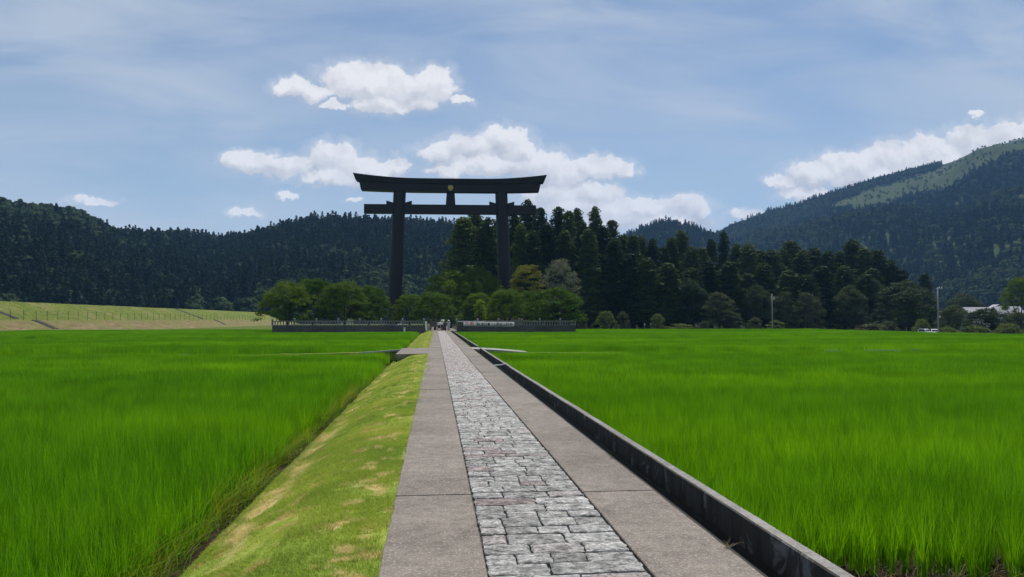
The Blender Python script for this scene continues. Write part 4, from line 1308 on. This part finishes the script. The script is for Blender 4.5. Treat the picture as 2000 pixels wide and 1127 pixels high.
# ================================================================== RIGHT SIDE: road, poles, cars, houses
tag(MB().prism([(79, -.52), (84.5, -.50), (87, -1.2), (77.5, -1.2)], 20, 165).build('road', M['asphalt']), kind='structure')
tag(MB().box(78.9, 79.05, 20, 165, -.6, -.40).build('road_kerb', M['concrete']), kind='structure')
def utility_pole(px, ytop, d, z0, label, box):
    x = at(px, 600, d).x; h = z_at(ytop, d) - z0
    o = empty('utility_pole', (x, d, z0)); tag(o, label, 'pole', 'utility poles beyond the field')
    MB().tube([(0, 0, -.5), (0, 0, h)], [.145, .095], 12).build('shaft', M['polec'], o, True)
    MB().box(-.35, .9, -.05, .05, h - 1.0 if box else h - .25, h - .88 if box else h - .13).build('crossarm', M['metal'], o)
    if box:
        MB().box(-.55, .45, -.05, .05, h - .7, h - .6).build('crossarm', M['metal'], o)
        MB().tube([(.42, 0, h - 1.35), (.42, 0, h - .65)], .2, 10).build('transformer', M['metal'], o)
    else:
        for k in range(2): MB().lathe([(.05, 0), (.09, .05), (.05, .1), (.09, .15), (.03, .22)], 8, (.3 + .45 * k, 0, h - .128)).build('insulator', M['white'], o)
        MB().tube([(.1, 0, h - 4.2), (.55, 0, h - 4.1), (.8, 0, h - 4.25)], [.03, .03, .07], 6).build('street_lamp', M['metal'], o)
        MB().box(.12, .34, -.1, .1, h - 5.2, h - 4.9).build('meter_box', M['white'], o)
    return o
utility_pole(1508, 572, 166, -.9, 'grey concrete utility pole with a transformer in front of the dark grove', True)
utility_pole(1832, 557, 124, -.75, 'tall pale utility pole beside the road near the parked cars', False)
def wire(a, b, sag):
    pts = []
    for i in range(13):
        t = i / 12; p = Vector(a).lerp(Vector(b), t); p.z -= sag * 4 * t * (1 - t); pts.append(p)
    return MB().tube(pts, .018, 4)
pa = at(1507, 575, 166); pb = at(1833, 560, 124)
tag(wire((pa.x, 166, pa.z - .6), (pb.x + .4, 124, pb.z - .2), 1.2).build('power_cable', M['black']), 'thin power cable strung between the two utility poles', 'cable')

def car(loc, rz, label):
    o = empty('parked_car', loc, rz); tag(o, label, 'car', 'white cars parked beyond the road')
    L, Wd, H = 3.4, 1.46, 1.5
    # body: side outline lofted over the width with tumblehome
    out = [(-1.68, .32), (-1.70, .62), (-1.60, .85), (-.98, .96), (-.50, 1.44), (-.2, 1.52), (1.05, 1.52), (1.38, 1.42), (1.62, .95), (1.69, .6), (1.66, .32)]
    V = []; F = []
    for sx in (-1, -.96, -.6, .6, .96, 1):
        for (yy, z) in out:
            tum = 1 - .16 * max(0, (z - .92)) / .6
            inset = .97 if abs(sx) == 1 else 1.0
            V.append((sx * Wd / 2 * tum, yy * inset, .32 + (z - .32) * inset))
    n = len(out)
    for i in range(5):
        for k in range(n):
            k2 = (k + 1) % n; F.append((i*n+k, i*n+k2, (i+1)*n+k2, (i+1)*n+k))
    F.append(tuple(range(n))); F.append(tuple(5*n + k for k in range(n-1, -1, -1)))
    obj('body', meshdata('body', V, F, M['carpaint'], False), o)
    ws = MB(); ws.add([(-.62, -.99, .99), (.62, -.99, .99), (.52, -.56, 1.42), (-.52, -.56, 1.42)], [(0, 1, 2, 3)]); ws.build('windscreen', M['glass'], o)
    rw = MB(); rw.add([(-.6, 1.60, 1.0), (-.5, 1.42, 1.4), (.5, 1.42, 1.4), (.6, 1.60, 1.0)], [(0, 1, 2, 3)]); rw.build('rear_window', M['glass'], o)
    for s in (-1, 1):
        x0, x1 = s * (Wd/2 * .985 + .006), s * (Wd/2 * .90 + .006)
        sw = MB(); sw.add([(x0, -.78, 1.0), (x0, 1.3, 1.0), (x1, 1.2, 1.42), (x1, -.42, 1.42)], [(0, 1, 2, 3)]); sw.build('side_window', M['glass'], o)
        for yv in (-1.12, 1.12):
            w = MB(); w.tube([(s*.60, yv, .28), (s*.745, yv, .28)], .28, 16); wh = w.build('wheel', M['rubber'], o)
            r = MB(); r.tube([(s*.74, yv, .28), (s*.752, yv, .28)], .17, 12); r.build('rim', M['metal'], wh)
        MB().box(s*.58-.12, s*.58+.12, -1.70, -1.64, .62, .76).build('headlight', M['white'], o, bevel=.02)
    return o
for px, d, rz, lab in ((1806, 168, .15, 'small white parked car with rounded roof next to the light green shrub'), (1824, 165, -.5, 'larger-looking white parked car just left of the tall road-side pole')):
    x = at(px, 600, d).x
    car((x, d, float(ground_z(x, d)) + .0), rz, lab)

def house(px, d, w, dp, eave, ridge, rz, label):
    x = at(px, 600, d).x; z0 = float(ground_z(x, d))
    o = empty('house', (x, d, z0), rz); tag(o, label, 'house', 'pale roofed houses at the mountain foot')
    MB().box(-w/2, w/2, -dp/2, dp/2, -.3, eave).build('wall', M['wall'], o)
    mb = MB(); ov = .7
    V = [(-w/2-ov, -dp/2-ov, eave-.15), (w/2+ov, -dp/2-ov, eave-.15), (w/2+ov, 0, ridge), (-w/2-ov, 0, ridge), (-w/2-ov, dp/2+ov, eave-.15), (w/2+ov, dp/2+ov, eave-.15)]
    V2 = [(a, b, c - .16) for a, b, c in V]
    mb.add(V + V2, [(0,1,2,3),(3,2,5,4),(7,6,9,8),(8,9,10,11),(0,6,7,1),(4,5,11,10),(0,3,9,6),(3,4,10,9),(1,7,8,2),(2,8,11,5)])
    mb.build('roof', M['rooft'], o)
    g = MB(); g.add([(-w/2+.01, -dp/2, eave-.01), (-w/2+.01, dp/2, eave-.01), (-w/2+.01, 0, ridge-.35)], [(0, 1, 2)]); g.add([(w/2-.01, -dp/2, eave-.01), (w/2-.01, dp/2, eave-.01), (w/2-.01, 0, ridge-.35)], [(0, 2, 1)]); g.build('gable', M['wall'], o)
    nw = max(2, int(w / 2.6))
    for k in range(nw):
        cx = -w/2 + (k + .5) * w / nw
        wi = MB().box(cx-.65, cx+.65, -dp/2-.04, -dp/2-.005, eave-1.7, eave-.7).build('window', M['white'], o)
        MB().box(cx-.58, cx+.58, -dp/2-.06, -dp/2-.042, eave-1.63, eave-.77).build('pane', M['glass'], wi)
house(1905, 262, 9.5, 6, 5.6, 8.2, .08, 'low house with a pale flat-looking roof behind the wide dark tree')
house(1966, 255, 8.0, 6, 5.6, 8.4, -.12, 'house with a grey pitched roof nearest the picture edge')
house(1945, 270, 5.0, 9, 6.0, 9.4, 1.25, 'house with a steep bright gable roof between the two longer roofs')

# ================================================================== FLOOD BANK: fence and stairs
fo = empty('wire_fence', (0, 0, 0)); tag(fo, 'thin wire fence with dark posts along the step of the flood bank', 'fence')
fp_me = MB().tube([(0, 0, -.2), (0, 0, 1.9)], .045, 6).data('fence_post', M['rust'])
yv = 118.0; posts = []
while yv < 372:
    xx = -78.6 + .5 * math.sin(yv * .013); zz = float(lprof(-78.6)) - max(0, yv - 330) / 300 * .5
    p = obj('fence_post', fp_me, fo, (xx, yv, zz)); p.rotation_euler = (random.uniform(-.03, .03), random.uniform(-.03, .03), 0)
    posts.append((xx, yv, zz)); yv += 4.6 + random.uniform(-.25, .25)
for hgt in (.5, 1.1, 1.7):
    mb = MB(); mb.tube([(a, b, c + hgt) for a, b, c in posts], .008, 4, cap=False); mb.build('wire', M['rust'], fo)
def stairs(x0, x1, yv, label):
    z0, z1 = float(lprof(x0)), float(lprof(x1)); n = max(6, int(abs(z1 - z0) / .19))
    o = empty('bank_stairs', (x0 + .5 * math.sin(yv * .013), yv, z0)); tag(o, label, 'stairs', 'concrete stairs up the flood bank')
    me_ = MB().box(-.26, .2, -.75, .75, -.3, .14).data('step', M['wood'], bevel=.01)
    for k in range(n):
        t = (k + .5) / n
        obj('step', me_, o, ((x1 - x0) * t, 0, float(lprof(x0 + (x1 - x0) * t)) - z0 + .05))
    for s in (-1, 1):
        mb = MB(); mb.tube([((x1-x0)*t, s*.85, float(lprof(x0+(x1-x0)*t)) - z0 + .02) for t in (0, .25, .5, .75, 1)], .12, 6); mb.build('side_kerb', M['base_stone'], o)
stairs(-82.3, -91.8, 160, 'long dark stairs on the upper flood bank nearest the picture edge')
stairs(-73.6, -77.6, 157, 'short dark stairs on the lower flood bank nearest the picture edge')
stairs(-82.3, -91.8, 284, 'far stairs on the upper flood bank near the cherry trees')
stairs(-73.6, -77.6, 281, 'far stairs on the lower flood bank near the cherry trees')

# ================================================================== RICE
def rice_clump(i):
    rg = np.random.RandomState(900 + i); n = 46
    base = np.zeros((n, 3)); an = rg.uniform(0, 6.28, n); rr = .045 * np.sqrt(rg.uniform(0, 1, n))
    base[:, 0] = rr * np.cos(an); base[:, 1] = rr * np.sin(an)
    h = rg.uniform(.50, .80, n); h[:6] = rg.uniform(.3, .5, 6)
    V, F = blades(base, h, rg.uniform(.006, .0105, n), an + rg.normal(0, .5, n), rg.uniform(.03, .32, n), 4, rg)
    return proto('rice_clump', V, F, M['rice'])
def rice_tile(i, n=330, w=.022, segs=2):
    rg = np.random.RandomState(950 + i)
    base = np.zeros((n, 3)); base[:, :2] = rg.uniform(-.55, .55, (n, 2)); base[:, 2] = .12
    V, F = blades(base, rg.uniform(.36, .66, n), rg.uniform(.6, 1.2, n) * w, rg.uniform(0, 6.28, n), rg.uniform(.05, .4, n), segs, rg)
    return proto('rice_tile', V, F, M['rice'])
RZ = -.86
rg = np.random.RandomState(21)
def rice_h(x, y):
    dl = np.where(x < 0, 46.0 - 3.0 * np.clip((-x - 2) / 72, 0, 1), 47.0 + 2.0 * np.clip((x - 6) / 70, 0, 1))
    d3 = np.where(x < 0, 82.4 + 3 * np.clip((-x - 3.3) / 71, 0, 1), 88.4 - 4 * np.clip((x - 3.2) / 73, 0, 1))
    band = .34 * np.exp(-np.clip(y - dl, 0, 99) / 3.5) * (y > dl) + .24 * np.exp(-np.clip(y - d3, 0, 99) / 4.0) * (y > d3)
    return .92 + band * (.5 + fbm(x * .12, y * .02, 36)) + .30 * (fbm(x * .05, y * .05, 31) - .5) + .18 * (fbm(x * .35, y * .35, 32) - .5)
def in_view(x, y, m):
    return (x > -.60 * y - m) & (x < .80 * y + m)
def gaps(x, y):
    """True where no rice grows (dykes)"""
    left = x < 0
    dl = 45.2 - 3.0 * np.clip((-x - 2) / 72, 0, 1) + .12 * np.sin(x * .31)
    dr2 = 46.2 + 2.0 * np.clip((x - 6) / 70, 0, 1) + .12 * np.sin(x * .31)
    g1 = np.abs(y - np.where(left, dl, dr2)) < np.where(np.abs(x) < 8, .95, .62)
    d3 = np.where(left, 82 + 3 * np.clip((-x - 3.3) / 71, 0, 1), 88 - 4 * np.clip((x - 3.2) / 73, 0, 1)) + .12 * np.sin(x * .31)
    g2 = np.abs(y - d3) < .4
    return g1 | g2
def xlim(x, y):
    le = (x < -2.75 - .06 * np.sin(y * 1.3)) & (x > -71.5)
    le &= ~((y > 38.0) & (y < 47.2) & (x > -3.0))
    re = (x > 2.86) & (x < 77)
    ok = le | re
    fin = np.where(x < 0, np.where(x > -24.5, 117.3, 150), np.where(x < 21.5, 117.3, 152))
    return ok & (y < fin)
def grid(x0, x1, y0, y1, sx, sy, jit):
    X, Y = np.meshgrid(np.arange(x0, x1, sx), np.arange(y0, y1, sy))
    X = X.ravel() + rg.normal(0, jit, X.size); Y = Y.ravel() + rg.normal(0, jit, Y.size)
    k = xlim(X, Y) & ~gaps(X, Y)
    return X[k], Y[k]
NEAR = 26.0
X, Y = grid(-24, 30, 2.5, NEAR, .20, .17, .03)
k = in_view(X, Y, 4.5) & ~((X > 0) & (Y < 7.2 + .2 * np.sin(X * 2)))
X, Y = X[k], Y[k]
s = rice_h(X, Y) * rg.uniform(.92, 1.08, len(X))
# plants at the open edges stand a little shorter and lean outwards
edge = (X < 0) & (X > -3.25)
rot = np.zeros((len(X), 3)); rot[:, 2] = rg.uniform(0, 6.28, len(X))
rot[:, :2] = rg.normal(0, .05, (len(X), 2)); rot[:, 1] += .0
scatter('rice_field', np.stack([X, Y, np.full(len(X), RZ)], 1), rot, np.stack([s * 1.15, s * 1.15, s * 1.05], 1), rg.randint(0, 6, len(X)), [rice_clump(i) for i in range(6)],
        'tall bright green rice plants in the near paddies beside the path', 'rice')
print('near rice', len(X))
X, Y = grid(-75, 80, NEAR, 152, .62, .62, .12)
k = in_view(X, Y, 8); X, Y = X[k], Y[k]
far = Y > 62
def tiles(name, kk, protos, label):
    x, y = X[kk], Y[kk]; n = len(x); s = rice_h(x, y) * rg.uniform(.96, 1.05, n)
    rot = np.zeros((n, 3)); rot[:, 2] = rg.uniform(0, 6.28, n)
    scatter(name, np.stack([x, y, np.full(n, RZ)], 1), rot, np.stack([np.full(n, 1.), np.full(n, 1.), s * 1.12], 1), rg.randint(0, 4, n), protos, label, 'rice')
    print(name, n)
tiles('middle_rice_field', ~far, [rice_tile(i, 190, .024, 3) for i in range(4)], 'bright green rice plants in the paddies around the field dykes')
tiles('distant_rice_field', far, [rice_tile(10 + i, 120, .040, 2) for i in range(4)], 'green rice plants in the distant paddies before fence and grove')
# leaning yellowish leaves at the open edge of the left paddy
def edge_clump(i):
    rg = np.random.RandomState(980 + i); n = 26
    base = np.zeros((n, 3)); base[:, :2] = rg.normal(0, .06, (n, 2))
    V, F = blades(base, rg.uniform(.35, .75, n), rg.uniform(.007, .011, n), rg.normal(0, .9, n), rg.uniform(.35, 1.05, n), 5, rg)
    return proto('edge_clump', V, F, M['rice_edge'] if i < 3 else M['rice'])
def weed_clump(i, mat):
    rg = np.random.RandomState(990 + i)
    C = rg.normal(0, .12, (40, 3)); C[:, 2] = np.abs(C[:, 2]) * .9
    V, F = leafcards(C, np.zeros((40, 3)), .05, rg, .6, .8)
    return proto('weed_clump', V, F, mat)
n = 620
Y = np.concatenate([rg.uniform(3, 37.5, 260), rg.uniform(47.5, 116, 120)]); n = len(Y)
X = -2.75 + rg.normal(0, .08, n)
z = np.maximum(RZ, bank_z(X, Y)) - .03
rot = np.zeros((n, 3)); rot[:, 2] = rg.normal(0, .5, n)
s = rg.uniform(.6, 1.15, n)
scatter('paddy_edge_grass', np.stack([X, Y, z], 1), rot, np.stack([s, s, s], 1), rg.randint(0, 4, n), [edge_clump(i) for i in range(4)],
        'yellow-green grass leaning over the muddy edge of the paddy by the bank', 'grass')
n = 900
Y = rg.uniform(9, 117, n); X = -2.45 + rg.normal(0, .10, n); z = bank_z(X, Y)
kk = ~((Y > 38) & (Y < 47.2)) & (fbm(X * 2, Y * .8, 8) > .42); X, Y, z = X[kk], Y[kk], z[kk]; n = len(X)
rot = np.zeros((n, 3)); rot[:, 2] = rg.uniform(0, 6.28, n); s = rg.uniform(.5, 1.1, n)
scatter('bank_weeds', np.stack([X, Y, z], 1), rot, np.stack([s, s, s], 1), rg.randint(0, 3, n), [weed_clump(i, M['shrub']) for i in range(3)],
        'low leafy weeds at the muddy foot of the grass bank', 'weeds')
# right wall fringe: rice leaves leaning on the drain wall, and dead leaves at the near end
n = 420
Y = np.concatenate([rg.uniform(7.4, 44, 300), rg.uniform(48.5, 75, 160)]); n = len(Y)
X = 2.92 + np.abs(rg.normal(0, .10, n)); rot = np.zeros((n, 3)); rot[:, 2] = math.pi + rg.normal(0, .6, n)
s = rg.uniform(.7, 1.1, n)
scatter('wall_edge_grass', np.stack([X, Y, np.full(n, -.62)], 1), rot, np.stack([s * .8, s * .8, s], 1), np.where(Y > 48, rg.randint(0, 3, n), 3), [edge_clump(i) for i in range(4)],
        'leaves leaning over the drain wall from the paddy', 'grass')
def dead_clump(i):
    rg = np.random.RandomState(1200 + i); n = 9
    base = np.zeros((n, 3)); base[:, :2] = rg.normal(0, .09, (n, 2))
    V, F = blades(base, rg.uniform(.12, .34, n), rg.uniform(.005, .009, n), rg.uniform(0, 6.28, n), rg.uniform(.7, 1.4, n), 5, rg)
    return proto('dead_clump', V, F, M['dead'] if i < 2 else M['rice_edge'])
n = 120
X = rg.uniform(2.85, 9.5, n); Y = 6.6 + np.abs(rg.normal(0, .8, n)); 
X2 = -2.72 + rg.normal(0, .14, 80); Y2 = rg.uniform(2.6, 16, 80)
X = np.concatenate([X, X2]); Y = np.concatenate([Y, Y2]); n = len(X)
rot = np.zeros((n, 3)); rot[:, 2] = rg.uniform(0, 6.28, n); s = rg.uniform(.6, 1.2, n)
scatter('dead_rice_leaves', np.stack([X, Y, np.where(X < 0, bank_z(X, Y), RZ)], 1), rot, np.stack([s, s, s], 1), rg.randint(0, 3, n), [dead_clump(i) for i in range(3)],
        'pale dead leaves lying at the muddy near edge of the paddies', 'leaves')

# ---- mown grass on the bank
def turf_tile(i, n=420, hmax=.06, w=.006):
    rg = np.random.RandomState(1300 + i)
    base = np.zeros((n, 3)); base[:, :2] = rg.uniform(-.17, .17, (n, 2))
    V, F = blades(base, rg.uniform(.3, 1, n) * hmax, np.full(n, w), rg.uniform(0, 6.28, n), rg.uniform(.2, 1.1, n), 2, rg)
    return proto('turf_tile', V, F, M['grass_blade'])
def turf(name, y0, y1, step, protos, label, scale=1.0):
    X, Y = np.meshgrid(np.arange(-2.24, XL - .02, step), np.arange(y0, y1, step))
    X = X.ravel() + rg.normal(0, step * .25, X.size); Y = Y.ravel() + rg.normal(0, step * .25, Y.size)
    k = (X < XL + .02) & ~((Y > 38.45) & (Y < 46.7)); X, Y = X[k], Y[k]
    # thinner where the turf is worn
    n = len(X)
    X = np.minimum(X, XL - .13 - .06 * rg.uniform(0, 1, n) + .21 * np.clip(fbm(Y * 2.3, Y * 0 + 4, 71) * 2 - .75, 0, 1))
    xs = X
    gz = bank_z(X, Y)
    slope = (bank_z(X + .1, Y) - bank_z(X - .1, Y)) / .2
    rot = np.zeros((n, 3)); rot[:, 1] = -np.arctan(slope); 
    worn = fbm(X * 2.2, Y * 1.1, 66)
    s = (.55 + .6 * fbm(X * 1.3, Y * 1.3, 67)) * np.where(worn > .62, .35, 1.0) + np.clip((-X - 1.95) * 1.0, 0, .5)
    sc_ = np.stack([np.full(n, scale), np.full(n, scale), s], 1)
    scatter(name, np.stack([X, Y, gz - .004], 1), rot, sc_, rg.randint(0, 4, n), protos, label, 'grass')
turf('bank_grass', 2.4, 17, .165, [turf_tile(i) for i in range(4)], 'short mown grass with straw patches on the near bank beside the path')
turf('far_bank_grass', 17, 117, .30, [turf_tile(10 + i, 260, .07, .013) for i in range(4)], 'short grass on the distant part of the bank beside the path', 1.5)
# small weeds at the drain edge and in the paving
def tuft(i, mat, hh):
    rg = np.random.RandomState(1400 + i); n = 16
    base = np.zeros((n, 3)); base[:, :2] = rg.normal(0, .012, (n, 2))
    V, F = blades(base, rg.uniform(.4, 1, n) * hh, np.full(n, .006), rg.uniform(0, 6.28, n), rg.uniform(.3, 1.2, n), 3, rg)
    return meshdata('weed_tuft', V, F, mat)
tag(obj('weed_tuft', tuft(0, M['shrub'], .11), None, (XR - .02, 9.3, -.02)), 'small green weed at the drain edge of the path slab', 'weed')
tag(obj('weed_tuft', tuft(1, M['dead'], .13), None, (XR - .01, 5.6, -.02)), 'dry pale grass tuft hanging at the near drain edge', 'weed')
tag(obj('weed_tuft', tuft(2, M['shrub'], .06), None, (XS1 + .01, 9.9, -.015)), 'tiny green weed in the seam between stones and slab', 'weed')

# ================================================================== HAZE
hz = MB().box(-3450, 3450, -350, 4450, -4.5, 640)
hm = bpy.data.materials.new('haze'); hm.use_nodes = True
ht = hm.node_tree; ht.nodes.clear(); H_ = NT(ht)
ho = H_.n('ShaderNodeOutputMaterial'); pv = H_.n('ShaderNodeVolumePrincipled')
pv.inputs['Color'].default_value = (.28, .56, 1.0, 1)
pv.inputs['Density'].default_value = 9.5e-5
pv.inputs['Anisotropy'].default_value = .1
H_.link(pv.outputs[0], ho.inputs['Volume'])
tag(hz.build('haze', hm), 'thin blue summer haze filling the valley air', 'haze', kind='stuff')
